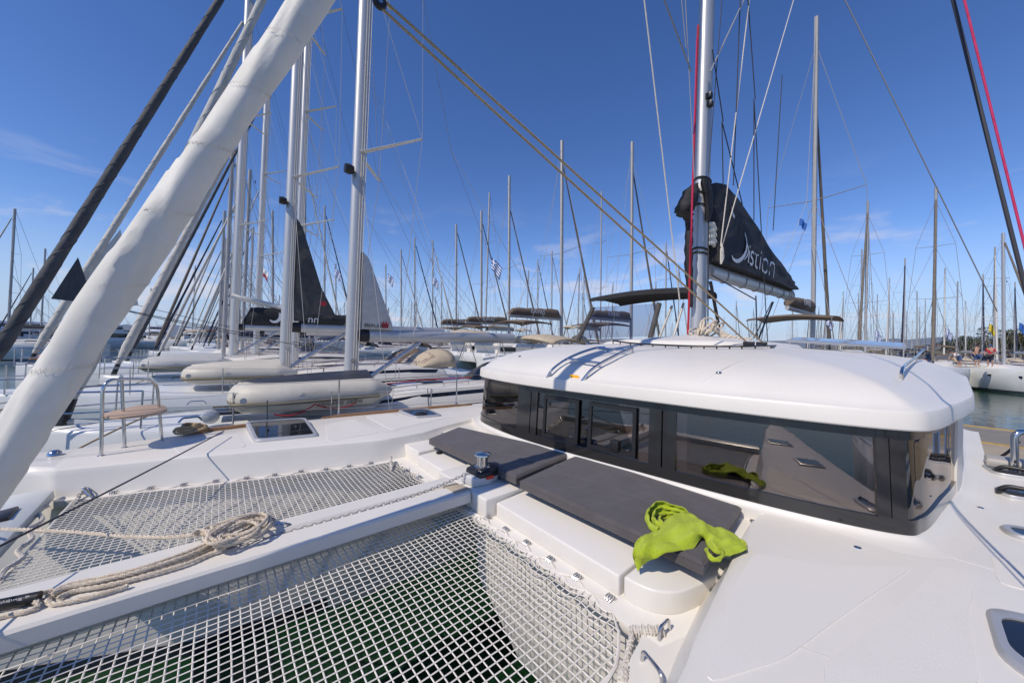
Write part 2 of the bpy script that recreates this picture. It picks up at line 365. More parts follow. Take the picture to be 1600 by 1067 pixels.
build(MB().loft(hull_rings(False, s_top, s_foot, s_out, s_wl, ys)), 'hull', 'gel', CAT, smooth=32)
p_top = lambda y: s_top(y)
p_top = tab((-9.5, 5.15), (-3.3, 5.12), (-2.97, 5.15), (-2.53, 5.22), (-1.74, 5.335), (-1.43, 5.40), (-.4, 5.50), (.45, 5.62), (1.27, 5.78), (2.9, 6.0), (4.4, 6.4), (5.0, 6.62))
p_foot = tab((-9.5, 5.0), (-2.9, 5.06), (-2.46, 5.10), (-1.86, 5.20), (-1.53, 5.27), (-.4, 5.40), (.45, 5.52), (1.27, 5.70), (2.9, 5.98), (4.4, 6.38), (5.0, 6.60))
ysp = [-7.0, -6, -4.2]+ys[3:]+[3.4, 3.9, 4.4, 4.8, 5.0]
build(MB().loft(hull_rings(True, p_top, p_foot, tab((-9.5, 7.0), (.3, 7.0), (2.9, 6.92), (4.4, 6.76), (5.0, 6.64)), tab((-9.5, 4.85), (-2.5, 4.80), (-1.3, 4.86), (0.2, 5.08), (1.4, 5.5), (2.9, 5.95), (5.0, 6.60)), ysp, ledge=.20)), 'hull', 'gel', CAT, smooth=32)
build(MB().box(-.9, .3, -9.8, -6.98, -.9, .75), 'stern_step', 'gel', CAT, bevel=.05)
# dark boot stripes
for fl in (0, 1):
    g = (lambda x: 6.06-x) if fl else (lambda x: x)
    mb = MB(); rows = [[V(g(s_wl(y)-.012+.004*k), y, z) for y in (-9, -4, -1, .2, .8, 1.4, 2.0, 2.3)] for k, z in ((0, -.46), (0, -.30))]
    build(mb.grid(rows), 'boot_stripe', 'boot', CAT)
# bridge-deck front wall under the foredeck
mb = MB()
wall = [(3.02, -2.02, 1.25), (2.4, -1.99, 1.25), (1.4, -1.99, 1.25), (.9, -2.0, 1.25)]
low = [(3.0, -2.06, .55), (2.4, -2.10, .10), (1.4, -2.14, .0), (.8, -2.14, .0)]
back = [(2.9, -4.5, .66), (2.4, -4.5, .42), (1.4, -4.5, .42), (.8, -4.5, .42)]
topb = [(3.02, -4.5, 1.25), (2.4, -4.5, 1.25), (1.4, -4.5, 1.25), (.9, -4.5, 1.25)]
build(mb.loft([[V(*r[i]) for r in (wall, low, back, topb)] for i in range(4)]), 'bridgedeck', 'gel', CAT, bevel=.05, seg=3)
build(MB().box(2.9, 5.2, -4.6, -3.1, .7, 1.27), 'bridgedeck', 'gel', CAT, bevel=.05)
# foredeck: ledge, lids, platform (grooves between them are real gaps)
mb = MB().prism([(.95, -1.87), (4.9, -1.87), (4.9, -3.4), (.5, -3.4)], 1.24, 1.306); build(mb, 'foredeck_ledge', 'gel', CAT, bevel=.012)
def lid(name, poly, z1, bev=.014):
    return build(MB().prism([(p.x, p.y) for p in poly] if hasattr(poly[0], 'x') else poly, 1.30, z1), name, 'deckgrip' if 'lid' in name else 'gel', CAT, bevel=bev, seg=3)
lid('locker_lid', [(2.655, -2.03), (1.325, -2.03), (1.325, -3.05), (2.655, -3.05)], [1.44, 1.44, 1.505, 1.505])
lid('locker_lid', [(4.375, -2.03), (3.605, -2.03), (3.605, -3.05), (4.375, -3.05)], [1.44, 1.44, 1.505, 1.505])
lid('windlass_platform', [(2.675, -1.925), (3.59, -1.925), (3.59, -3.0), (2.675, -3.0)], [1.485, 1.485, 1.505, 1.505], .014)
c = cat_rom([V(1.30, -2.045, 0), V(1.18, -2.055, 0), V(1.08, -2.10, 0), V(.995, -2.22, 0), V(.93, -2.5, 0)], 5)
lid('foredeck_corner', [(p.x, p.y) for p in c]+[(.8, -3.1), (1.30, -3.1)], [1.445]*len(c)+[1.505, 1.505])
lid('foredeck_corner', [(4.40, -2.05), (4.40, -3.0), (5.15, -3.0), (5.0, -2.3), (4.95, -2.05)], 1.478)
build(MB().prism([(.55, -2.75), (5.25, -2.75), (5.25, -3.6), (.35, -3.6)], 1.31, 1.515), 'foredeck_panel', 'gel', CAT, bevel=.02)

# longeron (centre beam) with a gutter along its top
def lon_ring(y):
    k = 0.0
    return [V(2.92, y, 1.375), V(2.90, y, 1.39), V(2.90, y, 1.474), V(2.914, y, 1.492), V(3.085, y, 1.505), V(3.105, y, 1.475), V(3.165, y, 1.475), V(3.185, y, 1.50), V(3.38, y, 1.488), V(3.42, y, 1.455), V(3.42, y, 1.40), V(3.38, y, 1.375)]
build(MB().loft([lon_ring(y) for y in (-1.905, -1.5, -.9, -.2, .5, 1.2, 1.5)]), 'longeron', 'gel', CAT, smooth=30)
# crossbeam
cbp = [(1.20, 1.27), (1.16, 1.33), (1.17, 1.40), (1.24, 1.428), (1.60, 1.40), (1.66, 1.36), (1.66, 1.27), (1.6, 1.22), (1.3, 1.22)]
build(MB().loft([[V(x, y+(.09*(abs(x-3.1)/2.6)), z) for y, z in cbp] for x in (.42, 1.2, 2.2, 3.1, 4.2, 5.0, 5.60)]), 'crossbeam', 'hullgrey', CAT, smooth=60)
p = at(12, 806, 1.425); mb = MB().prism([(p.x-.13, p.y-.04), (p.x+.15, p.y-.02), (p.x+.09, p.y+.08), (p.x-.13, p.y+.06)], 1.40, 1.455); build(mb, 'bow_fairlead', 'black', CAT, bevel=.012)

# ---- netting
def net(xl, xr, y0, y1, name, dz=.020, s=.0505, r=.0047):
    """xl, xr: functions of y; strands run along the boat and across it"""
    mb = MB(); ph = [random.uniform(0, 6.28) for _ in range(60)]
    def P(x, y):
        u = (x-xl(y))/max(.05, xr(y)-xl(y)); v_ = (y-y0)/(y1-y0)
        e = max(0., 1-min(u, 1-u, )*7); e2 = max(0., 1-min(v_, 1-v_)*9)
        z = ZT+.004-dz*4*u*(1-u)*v_*(1-v_)*2.2 + .003*math.sin(x*9+y*6)
        wob = .0035*math.sin(y*7.3+x*2.1)+.002*math.sin(x*13+y*4)
        pull = .028*(math.cos((x)*2*math.pi/.265))*max(0., 1-(y-y0)/.22)
        return V(x+wob*.6, y+wob*.5+pull, z)
    n = int((y1-y0)/s)
    for i in range(n+1):
        y = y0+s*i; a, b = xl(y), xr(y); k = max(2, int((b-a)/s*1.0))
        pts = [P(a+(b-a)*j/k, y) for j in range(k+1)]
        mb.tube(pts, r*.9, 4, caps=False, flat=.75)
    xs0 = min(xl(y0), xl(y1)); xs1 = max(xr(y0), xr(y1)); m_ = int((xs1-xs0)/s)
    for i in range(m_+1):
        x = xs0+s*i; pts = []
        for j in range(n+1):
            y = y0+s*j
            if xl(y)-.004 <= x <= xr(y)+.004: pts.append(P(x, y)+V(0, 0, .004))
        if len(pts) > 1: mb.tube(pts, r*.95, 4, caps=False, flat=.75)
    o = build(mb, name, 'net', CAT, fixn=False)
    # border rope
    loop = [P(xl(y0), y0)]+[P(xl(y0)+(xr(y0)-xl(y0))*k/40, y0) for k in range(1, 41)]+[P(xr(y0+(y1-y0)*k/30), y0+(y1-y0)*k/30) for k in range(1, 31)]+[P(xr(y1)+(xl(y1)-xr(y1))*k/20, y1) for k in range(1, 21)]+[P(xl(y1+(y0-y1)*k/30), y1+(y0-y1)*k/30) for k in range(1, 30)]
    build(MB().tube(loop, .010, 6, closed=True), 'border_rope', 'net', o)
    return o
pf = lambda y: 6.06-p_foot(y)+.19
def port_edge(y):
    x = pf(y)+.05
    if y < -1.55: x += (.35*((-1.55-y)/.35)**2)*.5
    return x
net(port_edge, lambda y: 3.04, -1.885, 1.12, 'trampoline')
net(lambda y: 3.30, lambda y: min(s_foot(y)-.10, 4.72+((y+1.9)*.45 if y < -1.5 else 9)), -1.885, 1.10, 'trampoline', s=.0505)

# lacing hooks on the ledge, with the lacing line between
hk = MB()
for dx in (-.018, 0, .018): hk.tube(arc_fillet([V(dx, -.030, .003), V(dx, -.022, .024), V(dx, .02, .020), V(dx, .034, .002)], .01, 2), .0042, 5)
hk.box(-.03, .03, -.036, -.014, -.004, .006)
hook0 = build(hk, 'lacing_hook', 'steel', CAT)
hooks = []
def hook(p, rz, first=[True]):
    if first[0]: o = hook0; first[0] = False
    else: o = hook0.copy(); col.objects.link(o)
    o.matrix_parent_inverse = PINV[CAT.name]; o.location = p; o.rotation_euler = (0, 0, rz); hooks.append(o)
hx = [at(px, py, 1.308) for px, py in ((737, 795), (759, 811), (787, 830), (820, 851), (857, 877), (899, 905), (950, 938))]
for p in hx: hook((p.x, p.y-.02, 1.31), 0)
hs = [at(px, py, 1.308) for px, py in ((633, 738), (653, 748))]
for p in hs: hook((p.x, p.y-.02, 1.31), 0)
hw = [at(px, py, 1.308) for px, py in ((177, 771), (235, 764), (287, 758.5), (337, 753), (385, 748), (429, 743), (470, 737.5), (509, 734), (545, 729), (579, 724.5))]
for p in hw: hook((p.x, p.y, 1.31), R(90-14))
def lacing(H, inward):
    mb = MB(); pts = []
    for a, b in zip(H, H[1:]):
        m_ = (a+b)/2+Vector(inward)
        pts += [V(a.x, a.y, 1.322), V(m_.x, m_.y, 1.306)]
    pts.append(V(H[-1].x, H[-1].y, 1.322)); laid(mb, pts, .0075, n=4, smoothk=6); return mb
build(lacing(hx, (0, .035, 0)), 'lacing_line', 'net', CAT); build(lacing(hw, (-.03, 0, 0)), 'lacing_line', 'net', CAT)
# corner eyes with rope lashings
def lashing(a, b, turns=9, r=.007, rad=.022):
    a, b = Vector(a), Vector(b); t = (b-a).normalized(); s_ = t.orthogonal().normalized(); q = t.cross(s_); mb = MB()
    pts = [a.lerp(b, k/(turns*8))+(s_*math.cos(k*math.pi/4)+q*math.sin(k*math.pi/4))*rad*(1+.25*math.sin(k*1.9)) for k in range(turns*8+1)]
    mb.tube(pts, r, 5); mb.tube([a, b], rad*.9, 6); return mb
e1 = at(1038, 985, 1.33); n1_ = at(985, 985, 1.30); e2 = at(1012, 1046, 1.33); n2_ = at(975, 1040, 1.30)
build(lashing(n1_, e1, 11), 'corner_lashing', 'ropew', CAT); build(lashing(at(972, 1067, 1.3), n2_, 8), 'corner_lashing', 'ropew', CAT)
build(lashing(at(988, 992, 1.3), at(978, 1035, 1.3), 7, rad=.012), 'corner_lashing', 'ropew', CAT)
for e, d in ((e1, V(.0, .06, 0)), (at(1018, 1046, 1.325), V(-.07, .03, 0))):
    build(MB().tube(arc_fillet([e-d+V(0, 0, -.02), e-d*.9+V(0, 0, .045), e+d*.9+V(0, 0, .045), e+d+V(0, 0, -.02)], .03), .009, 8), 'pad_eye', 'steel', CAT)
build(lashing(at(612, 735, 1.31), at(610, 712, 1.40), 6, rad=.016), 'corner_lashing', 'ropew', CAT)
e = at(140, 768, 1.33); build(lashing(at(118, 787, 1.30), at(128, 765, 1.37), 5, rad=.014), 'corner_lashing', 'ropew', CAT)
build(MB().tube(arc_fillet([at(144, 778, 1.31), at(128, 762, 1.39), at(137, 761, 1.39), at(147, 776, 1.31)], .02), .008, 6), 'pad_eye', 'steel', CAT)
lp = [at(x, y, 1.34) for x, y in ((75, 790), (60, 800), (66, 812), (45, 828), (50, 842), (28, 860), (35, 872), (8, 890), (0, 905))]
mbl = MB(); laid(mbl, lp, .016); build(mbl, 'corner_lashing', 'ropew', CAT)

# ---- deck seams: narrow raised joint strips are below notice; joints are shallow recess lines drawn as thin dark caulk beads
def bead(pts, r=.0028, m='alud'): build(MB().tube(pts, r, 5), 'deck_joint', m, CAT)
bead([at(x, y, 1.601) for x, y in ((1462, 864), (1530, 884), (1600, 904))]); bead([at(x, y, 1.601) for x, y in ((1250, 1010), (1330, 1040), (1400, 1067))])
bead([at(x, y, 1.601) for x, y in ((556, 650), (597, 673), (604, 676))]); bead([at(x, y, 1.601) for x, y in ((604, 676), (690, 655), (745, 648))])
bead([at(x, y, 1.601) for x, y in ((712, 636), (742, 645))])

# ---- hatches
def hatch(quad, z, name='deck_hatch', handle=True, rim=.05, slope=0.):
    """quad: four px corners; flush smoked acrylic in an alloy frame"""
    Q = [at(px, py, z) for px, py in quad]; cen = sum(Q, Vector())/4
    sh = lambda k: [cen+(q-cen)*k for q in Q]
    def rounded(pts, rad): 
        o = []
        n = len(pts)
        for i in range(n):
            a, b, c_ = pts[i-1], pts[i], pts[(i+1) % n]; r1 = min(rad, (a-b).length*.4, (c_-b).length*.4)
            p_, q_ = b+(a-b).normalized()*r1, b+(c_-b).normalized()*r1
            for j in range(5): t = j/4; o.append(p_*(1-t)**2+b*2*t*(1-t)+q_*t*t)
        return o
    outer = rounded(Q, .09); fo = MB()
    size = min((Q[0]-Q[1]).length, (Q[1]-Q[2]).length); k = 1-2*rim/size
    inner = rounded(sh(k), .07)
    zx = lambda p_: slope*max(0, p_.x-min(q.x for q in Q)); up = lambda P, h: [V(p_.x, p_.y, z+h+(zx(p_) if h > 0 else 0)) for p_ in P]
    rings = [up(outer, -.02), up(outer, .012), up([o_.lerp(i_, .3) for o_, i_ in zip(outer, inner)], .026), up(inner, .026), up(inner, .004)]
    f = build(fo.loft(rings, cap=False), name, 'alu', CAT, smooth=30)
    build(MB().prism([(p_.x, p_.y) for p_ in inner], z+.0, [z+.0175+zx(p_) for p_ in inner]), 'pane', 'hatchglass', f, smooth=0)
    if handle:
        u_ = (Q[1]-Q[0]).normalized(); mid = [cen.lerp((Q[0]+Q[3])/2, .45), cen.lerp((Q[1]+Q[2])/2, .45)]
        for h_ in mid:
            d = (Q[2]-Q[1]).normalized(); n_ = V(-d.y, d.x, 0)
            build(MB().prism([(h_+d*.07+n_*.014)[:2], (h_-d*.07+n_*.014)[:2], (h_-d*.07-n_*.014)[:2], (h_+d*.07-n_*.014)[:2]], z+.0176+zx(h_)-.01, z+.030+zx(h_)), 'handle', 'black', f, bevel=.005)
    return f
hatch(((383, 668), (478, 660), (499, 682), (397, 692)), 1.603, slope=.06)
f = hatch(((620, 645), (668, 641.5), (692, 650), (648, 654)), 1.603, handle=False, slope=.05)
p = at(658, 648, 1.625); build(MB().lathe((p.x, p.y, 1.62), [(.0, 0), (.115, 0), (.11, .03), (.07, .055), (.0, .06)], 18), 'deck_vent', 'black', f)
hatch(((1537, 948), (1672, 978), (1712, 1130), (1560, 1030)), 1.603, handle=False)
hatch(((1556, 820), (1668, 838), (1700, 868), (1574, 838)), 1.603, handle=False)
for q in (((1530, 727), (1640, 743), (1655, 757), (1552, 741)), ((1548, 762), (1640, 773), (1660, 790), (1570, 777))):
    f = hatch(q, 1.603, handle=False, rim=.02)
    c_ = at((q[0][0]+q[2][0])/2, (q[0][1]+q[2][1])/2, 1.62); 
    mb = MB().box(c_.x-.17, c_.x+.17, c_.y-.05, c_.y+.05, 1.615, 1.64); mb.tube(arc_fillet([V(c_.x-.15, c_.y, 1.64), V(c_.x-.1, c_.y, 1.685), V(c_.x+.1, c_.y, 1.685), V(c_.x+.15, c_.y, 1.64)], .05), .022, 8)
    build(mb, 'mooring_cleat', 'black', f, bevel=.006)
def hatch_at(x0, x1, y0, y1):
    f_ = build(MB().box(x0, x1, y0, y1, 1.59, 1.625), 'deck_hatch', 'alu', CAT, bevel=.02); build(MB().box(x0+.04, x1-.04, y0+.04, y1-.04, 1.60, 1.631), 'pane', 'hatchglass', f_, smooth=0)
hatch_at(-.35, .25, .75, 1.35); hatch_at(-.5, .0, -1.05, -.55)
for px, py, z in ((1176, 813, 1.54), (1532, 793, 1.605), (1340, 855, 1.602)):
    p = at(px, py, z); build(MB().lathe((p.x, p.y, z-.002), [(0, 0), (.022, 0), (.020, .006), (.012, .008), (.012, .003), (0, .003)], 14), 'deck_fitting', 'steel', CAT)
p = at(686, 706, 1.478); build(MB().lathe((p.x, p.y, 1.468), [(0, 0), (.04, 0), (.04, .012), (.03, .016), (0, .014)], 16), 'filler_cap', 'black', CAT)
p = at(85, 710, 1.615); build(MB().lathe((p.x, p.y, 1.612), [(0, 0), (.06, 0), (.052, .03), (.03, .05), (0, .055)], 16), 'deck_light', 'steel', CAT)

# ---- windlass and chain
wp = at(752, 752, 1.49); wx, wy = wp.x+.02, wp.y-.02
wb = build(MB().prism([(wx-.11, wy+.17), (wx+.10, wy+.20), (wx+.15, wy+.02), (wx+.11, wy-.15), (wx-.10, wy-.15), (wx-.15, wy-.0)], 1.488, 1.585), 'windlass', 'sticker', CAT, bevel=.02, seg=3)
build(MB().prism([(wx-.12, wy+.13), (wx+.11, wy+.14), (wx+.155, wy+.0), (wx+.10, wy-.17), (wx-.10, wy-.17), (wx-.155, wy-.02)], 1.545, 1.63), 'windlass_cover', 'black', wb, bevel=.03, seg=3)
build(MB().lathe((wx-.01, wy-.0, 1.625), [(0, 0), (.082, 0), (.085, .02), (.062, .03), (.056, .075), (.060, .12), (.088, .135), (.085, .15), (.04, .162), (0, .165)], 28), 'drum', 'steel', wb)
build(MB().box(wx-.158, wx-.150, wy-.04, wy+.05, 1.555, 1.585), 'decal', 'redpl', wb)
build(MB().prism([(wx-.13, wy+.22), (wx+.08, wy+.26), (wx+.08, wy+.42), (wx-.13, wy+.40)], 1.49, 1.505), 'windlass_plate', 'tan', CAT, bevel=.004)
ch = MB(); C0 = [V(wx+.02, wy+.16, 1.60), V(3.13, wy+.42, 1.535), V(3.135, wy+.75, 1.50), V(3.135, -.6, 1.485), V(3.135, .3, 1.482)]
CP = resample(cat_rom(C0, 10), .034)
for i, (a, b) in enumerate(zip(CP, CP[1:])):
    t = (b-a).normalized(); s_ = t.orthogonal().normalized() if i == 0 else s_; s_ = (s_-t*s_.dot(t)).normalized(); n_ = t.cross(s_); side = s_ if i % 2 else n_
    c_ = (a+b)/2; ch.tube([c_+t*(.024*math.cos(q))+side*(.013*math.sin(q)) for q in [2*math.pi*k/8 for k in range(8)]], .0048, 5, closed=True)
build(ch, 'anchor_chain', 'alud', CAT)
# ------------------------------------------------------------------ cabin: window band, panes, roof
_b = [(5.35, -9), (5.32, -5.0), (5.2, -4.1), (5.0, -3.62), (4.72, -3.27), (4.3, -3.05), (3.21, -2.95), (1.6, -3.12), (.72, -3.26), (.19, -3.43), (.06, -3.64), (-.02, -4.22), (-.08, -4.74), (-.14, -5.6), (-.2, -9)]
_i = [.12, .12, .09, .07, .05, .04, .035, .03, .03, .03, .02, .01, 0, 0, 0]
_b = [(x*1.079, y*1.079) for x, y in _b]
WB = [(p, (p[0]+(2.8-p[0])*.02*k/.05, p[1]-k)) for p, k in zip(_b, _i)]
ZB, ZW = 1.65, 2.389
def crv(j, s):
    n = len(WB); i = max(0, min(n-2, int(s))); t = s-i
    a, b, c, d = [Vector(WB[max(0, min(n-1, i+k))][j]).to_3d() for k in (-1, 0, 1, 2)]
    if i in (0, 13): return b.lerp(c, t)
    return .5*((2*b)+(c-a)*t+(2*a-5*b+4*c-d)*t*t+(3*b-a-3*c+d)*t**3)
CEN = V(2.8, -6.7, 0)
def wp_(s, h, off=0.):
    b, t = crv(0, s), crv(1, s); p = b.lerp(t, h); e = .02
    tg = (crv(0, min(14, s+e))-crv(0, max(0, s-e))); nrm = V(tg.y, -tg.x, 0).normalized()
    if nrm.dot(p-CEN) < 0: nrm = -nrm
    p = p+nrm*off; return V(p.x, p.y, ZB+(ZW-ZB)*h)
def band(s0, s1, h0, h1, o0, o1, ns=None):
    ns = ns or max(2, int((s1-s0)*14)); mb = MB(); rings = []
    for i in range(ns+1):
        s = s0+(s1-s0)*i/ns; rings.append([wp_(s, h0, o0), wp_(s, h1, o0), wp_(s, h1, o1), wp_(s, h0, o1)])
    return mb.loft(rings)
WIN = thing  # (naming aid only)
wband = build(band(0, 14, -.02, .13, -.03, 0), 'window_band', 'frit', CAT)
build(band(0, 14, .885, 1.0, -.03, 0), 'upper_band', 'frit', wband)
panes = [(3.2, 5.80), (6.07, 6.90), (7.09, 8.82), (9.28, 12.2)]
piers = [(0, 3.2), (5.80, 5.985), (5.995, 6.07), (6.90, 6.985), (6.995, 7.09), (8.82, 8.985), (9.0, 9.28)]
for a, b in piers: build(band(a, b, .128, .888, -.03, .001), 'window_pier', 'frit', wband)
build(band(12.2, 14, -.03, 1.0, -.05, .004), 'cabin_side', 'gel', CAT)
for a, b in panes:
    f = build(band(a-.03, b+.03, .10, .91, -.022, -.014), 'window_pane', 'glass', CAT)
    build(band(a-.02, b+.02, .09, .175, -.16, -.035), 'inner_sill', 'sill', f)
    for q in (a, b):
        sg = .075 if q == a else -.075
        build(band(min(q, q+sg), max(q, q+sg), .10, .9, -.16, -.035, ns=3), 'inner_reveal', 'sill', f)
for s0, s1 in ((6.15, 6.44), (6.51, 6.82)):
    g = build(band(s0, s1, .80, .86, 0., .022), 'opening_light', 'black', CAT)
    h0 = .16
    build(band(s0, s1, h0, h0+.055, 0., .022), 'frame_rail', 'black', g)
    build(band(s0, s0+.022, h0+.05, .81, 0., .022, ns=2), 'frame_stile', 'black', g); build(band(s1-.022, s1, h0+.05, .81, 0., .022, ns=2), 'frame_stile', 'black', g)
    build(band(s0+.02, s1-.02, h0+.05, .81, .004, .008), 'pane', 'glass', g)
    for sx in (s0+.05, s1-.05):
        p = wp_(sx, h0+.10, .012); build(MB().lathe(p, [(0, -.008), (.010, -.008), (.010, .012), (0, .012)], 8, 'Y'), 'hinge_knob', 'steel', g)
p = wp_(6.69, .27, .02); build(MB().box(p.x-.05, p.x+.05, p.y-.02, p.y+.02, p.z-.05, p.z+.07), 'latch', 'black', g, bevel=.008)
# fine white bead under the band, and the cove down to the deck
mb = MB(); prof = [(-.04, ZB-.005), (.012, ZB-.006), (.02, ZB-.012), (.035, ZB-.024), (.07, 1.614), (.12, 1.606), (.19, 1.6025), (.20, 1.50), (.20, 1.40)]
cw = lambda s_: interp(((0, 1), (3.6, 1), (4.6, .28), (8.2, .28), (8.9, 1), (14, 1)), s_)
rows = [[(lambda q: V(q.x, q.y, z))(wp_(14*i/150, 0, o*cw(14*i/150))) for i in range(151)] for o, z in prof]; build(mb.grid(rows), 'cabin_coaming', 'gel', CAT, smooth=45)
# interior: floor, back wall, a bench and a table edge seen dimly
inn = build(MB().box(.1, 5.3, -9.2, -3.55, 1.20, 1.26), 'saloon_floor', 'cabinpanel', CAT)
build(MB().box(.1, 5.3, -7.9, -7.8, 1.26, 2.6), 'bulkhead', 'cabinpanel', inn); build(MB().box(.5, 4.6, -4.6, -3.85, 1.26, 1.60), 'settee', 'cabinpanel', inn, bevel=.04); build(MB().box(1.2, 3.2, -5.8, -4.9, 1.78, 1.83), 'saloon_table', 'sill', inn, bevel=.02)

# roof
outl = [wp_(14*i/140, 1, .0) for i in range(141)]
outl = [V(p.x, p.y, 0) for p in outl]+[V(.3, -10.2, 0), V(1.5, -10.5, 0), V(2.8, -10.6, 0), V(4.0, -10.5, 0), V(5.2, -10.2, 0)]
N = len(outl)
nor = []
for i in range(N):
    t = outl[(i+1) % N]-outl[i-1]; n_ = V(t.y, -t.x, 0).normalized(); nor.append(n_ if n_.dot(outl[i]-CEN) > 0 else -n_)
def rdist(x, y):
    p = V(x, y, 0); best = 9e9
    for i in range(N):
        a, b = outl[i], outl[(i+1) % N]; ab = b-a; t = max(0, min(1, (p-a).dot(ab)/max(1e-9, ab.dot(ab)))); best = min(best, (p-a-ab*t).length)
    return best
RP = tuple((d*1.079, 2.95+(z-2.95)*1.079) for d, z in ((0, 2.567), (.05, 2.607), (.12, 2.657), (.25, 2.72), (.5, 2.80), (.9, 2.872), (1.5, 2.93), (2.2, 2.99), (3, 3.075), (4, 3.17)))
def rz(d):
    for (a, b), (c_, e_) in zip(RP, RP[1:]):
        if d <= c_:
            t = (d-a)/(c_-a); return b+(e_-b)*t
    return RP[-1][1]
rings = []
for o, z in ((-.06, 2.384), (.045, 2.378), (.068, 2.380), (.075, 2.390), (.070, 2.492), (.058, 2.516)): rings.append([V((outl[i]+nor[i]*o).x, (outl[i]+nor[i]*o).y, z) for i in range(N)])
for k in (1.0, .99, .975, .955, .93, .90, .86, .81, .75, .68, .6, .5, .4, .28, .15, .02):
    ring = []
    for i in range(N):
        p = CEN+(outl[i]-CEN)*k; d = rdist(p.x, p.y) if k < 1 else 0; 
        ring.append(V(p.x, p.y, rz(d)))
    rings.append(ring)
# soften the crease lines of the distance field
for it in range(3):
    for r_ in rings[9:]:
        z = [p.z for p in r_]
        for i in range(N): r_[i].z = .25*z[i-1]+.5*z[i]+.25*z[(i+1) % N]
mb = MB(); mb.loft(rings, cap=False); mb.f.append(tuple(len(mb.v)-N+i for i in range(N)))
roof = build(mb, 'coachroof', 'gel', CAT, smooth=30)
def inside(x, y):
    c_ = False
    for i in range(N):
        a, b = outl[i], outl[(i+1) % N]
        if (a.y > y) != (b.y > y) and x < (b.x-a.x)*(y-a.y)/(b.y-a.y)+a.x: c_ = not c_
    return c_
def roof_at(px, py, up=0.):
    """first point of the roof surface under a pixel"""
    d = ray(px, py)
    for i in range(120, 1400):
        p = O+d*(i*.01)
        if inside(p.x, p.y):
            z = rz(rdist(p.x, p.y))
            if p.z <= z+.004: return V(p.x, p.y, max(p.z, z-.05 if z-p.z > .03 else z)+up)
    return O+d*6
# ladder on the roof front
lad = [[(858, 598), (862, 589), (872, 578), (888, 567), (910, 557), (932, 550), (947, 549)], [(912, 606), (916, 596), (925, 586), (940, 575), (960, 564), (980, 554), (990, 551)]]
rails = [[roof_at(px, py, .0)+V(0, .02, .055) for px, py in l] for l in lad]
for l in rails: l[0] = l[0]+V(0, .03, -.05)
ld = build(MB().tube(cat_rom(rails[0], 6), .017, 8), 'roof_ladder', 'steel', CAT)
build(MB().tube(cat_rom(rails[1], 6), .017, 8), 'ladder_rail', 'steel', ld)
for i, k in ((0, 0), (3, 3), (5, 5)):
    a, b = rails[0][i], rails[1][k]; build(MB().tube([a, b], .016, 8), 'rung', 'steel', ld)
for l in rails:
    for i in (1, 6): build(MB().tube([l[i], l[i]-V(0, 0, .07)], .012, 8), 'ladder_foot', 'steel', ld)
# warning sticker
Q = [roof_at(px, py, .03) for px, py in ((890, 589), (904, 591), (905, 597), (891, 595))]
build(MB().plate(Q, (0, 0, .002)), 'warning_sticker', 'yellow', CAT, smooth=0)
Q2 = [Q[0].lerp(Q[1], .08).lerp(Q[3].lerp(Q[2], .08), .85), Q[0].lerp(Q[1], .30).lerp(Q[3].lerp(Q[2], .30), .85), Q[0].lerp(Q[1], .19).lerp(Q[3].lerp(Q[2], .19), .2)]
build(MB().plate([q+V(0, 0, .004) for q in Q2], (0, 0, .001)), 'warning_triangle', 'printk', CAT, smooth=0)
# grab rail at the port corner
g = [roof_at(px, py) for px, py in ((1409, 592), (1416, 583), (1432, 566), (1444, 553), (1449, 547))]
gp = [g[0]+V(0, 0, .0), g[0]+V(0, -.03, .075), g[1]+V(0, 0, .085), g[2]+V(0, 0, .085), g[3]+V(0, 0, .085), g[4]+V(0, 0, .07), g[4]+V(0, -.03, 0)]
build(MB().tube(cat_rom(gp, 5), .014, 8), 'grab_rail', 'steel', CAT); build(MB().tube([g[2]+V(0, 0, .08), g[2]-V(0, 0, .02)], .011, 8), 'grab_rail_post', 'steel', CAT)
# jib track, fittings, solar panel
tr = [roof_at(px, py, .0) for px, py in ((958, 535), (985, 539), (1020, 541.5), (1060, 543.5), (1100, 544.5), (1140, 544.8), (1180, 544.5), (1220, 543))]
build(MB().tube([p+V(0, 0, .03) for p in cat_rom(tr, 6)], .014, 6), 'jib_track', 'black', CAT)
mb = MB()
for p in cat_rom(tr, 2): mb.tube([p+V(0, 0, .03), p-V(0, 0, .03)], .009, 6)
build(mb, 'track_posts', 'black', CAT)
for px in (1170, 1190): 
    p = roof_at(px, 543.5, .05); build(MB().box(p.x-.06, p.x+.06, p.y-.03, p.y+.03, p.z-.02, p.z+.03), 'track_car', 'black', CAT, bevel=.01)
p = roof_at(1123, 582); build(MB().lathe(p-V(0, 0, .004), [(0, 0), (.028, 0), (.024, .01), (.012, .014), (0, .012)], 14), 'roof_fitting', 'steel', CAT)
p = roof_at(812, 557); build(MB().lathe(p, [(0, 0), (.02, 0), (.02, .012), (0, .012)], 12), 'roof_fitting', 'black', CAT)
S = [roof_at(px, py, .0) for px, py in ((1228, 537), (1416, 549))]
sp = [S[0]+V(0, 0, .03), S[1]+V(0, 0, .03), S[1]+V(.05, -.9, .12), S[0]+V(.05, -.9, .10)]
so = build(MB().plate(sp, (0, 0, .035)), 'solar_panel', 'alu', CAT, bevel=.004); build(MB().plate([p.lerp(sum(sp, Vector())/4, .06)+V(0, 0, .036) for p in sp], (0, 0, .003)), 'solar_cells', 'solar', so, smooth=0)
for l_ in ([(1098, 597), (1112, 587), (1123, 580), (1145, 569), (1172, 559)],): build(MB().tube([p-V(0, 0, .002) for p in cat_rom([roof_at(*q) for q in l_], 5)], .006, 6), 'roof_moulding', 'gel', CAT)
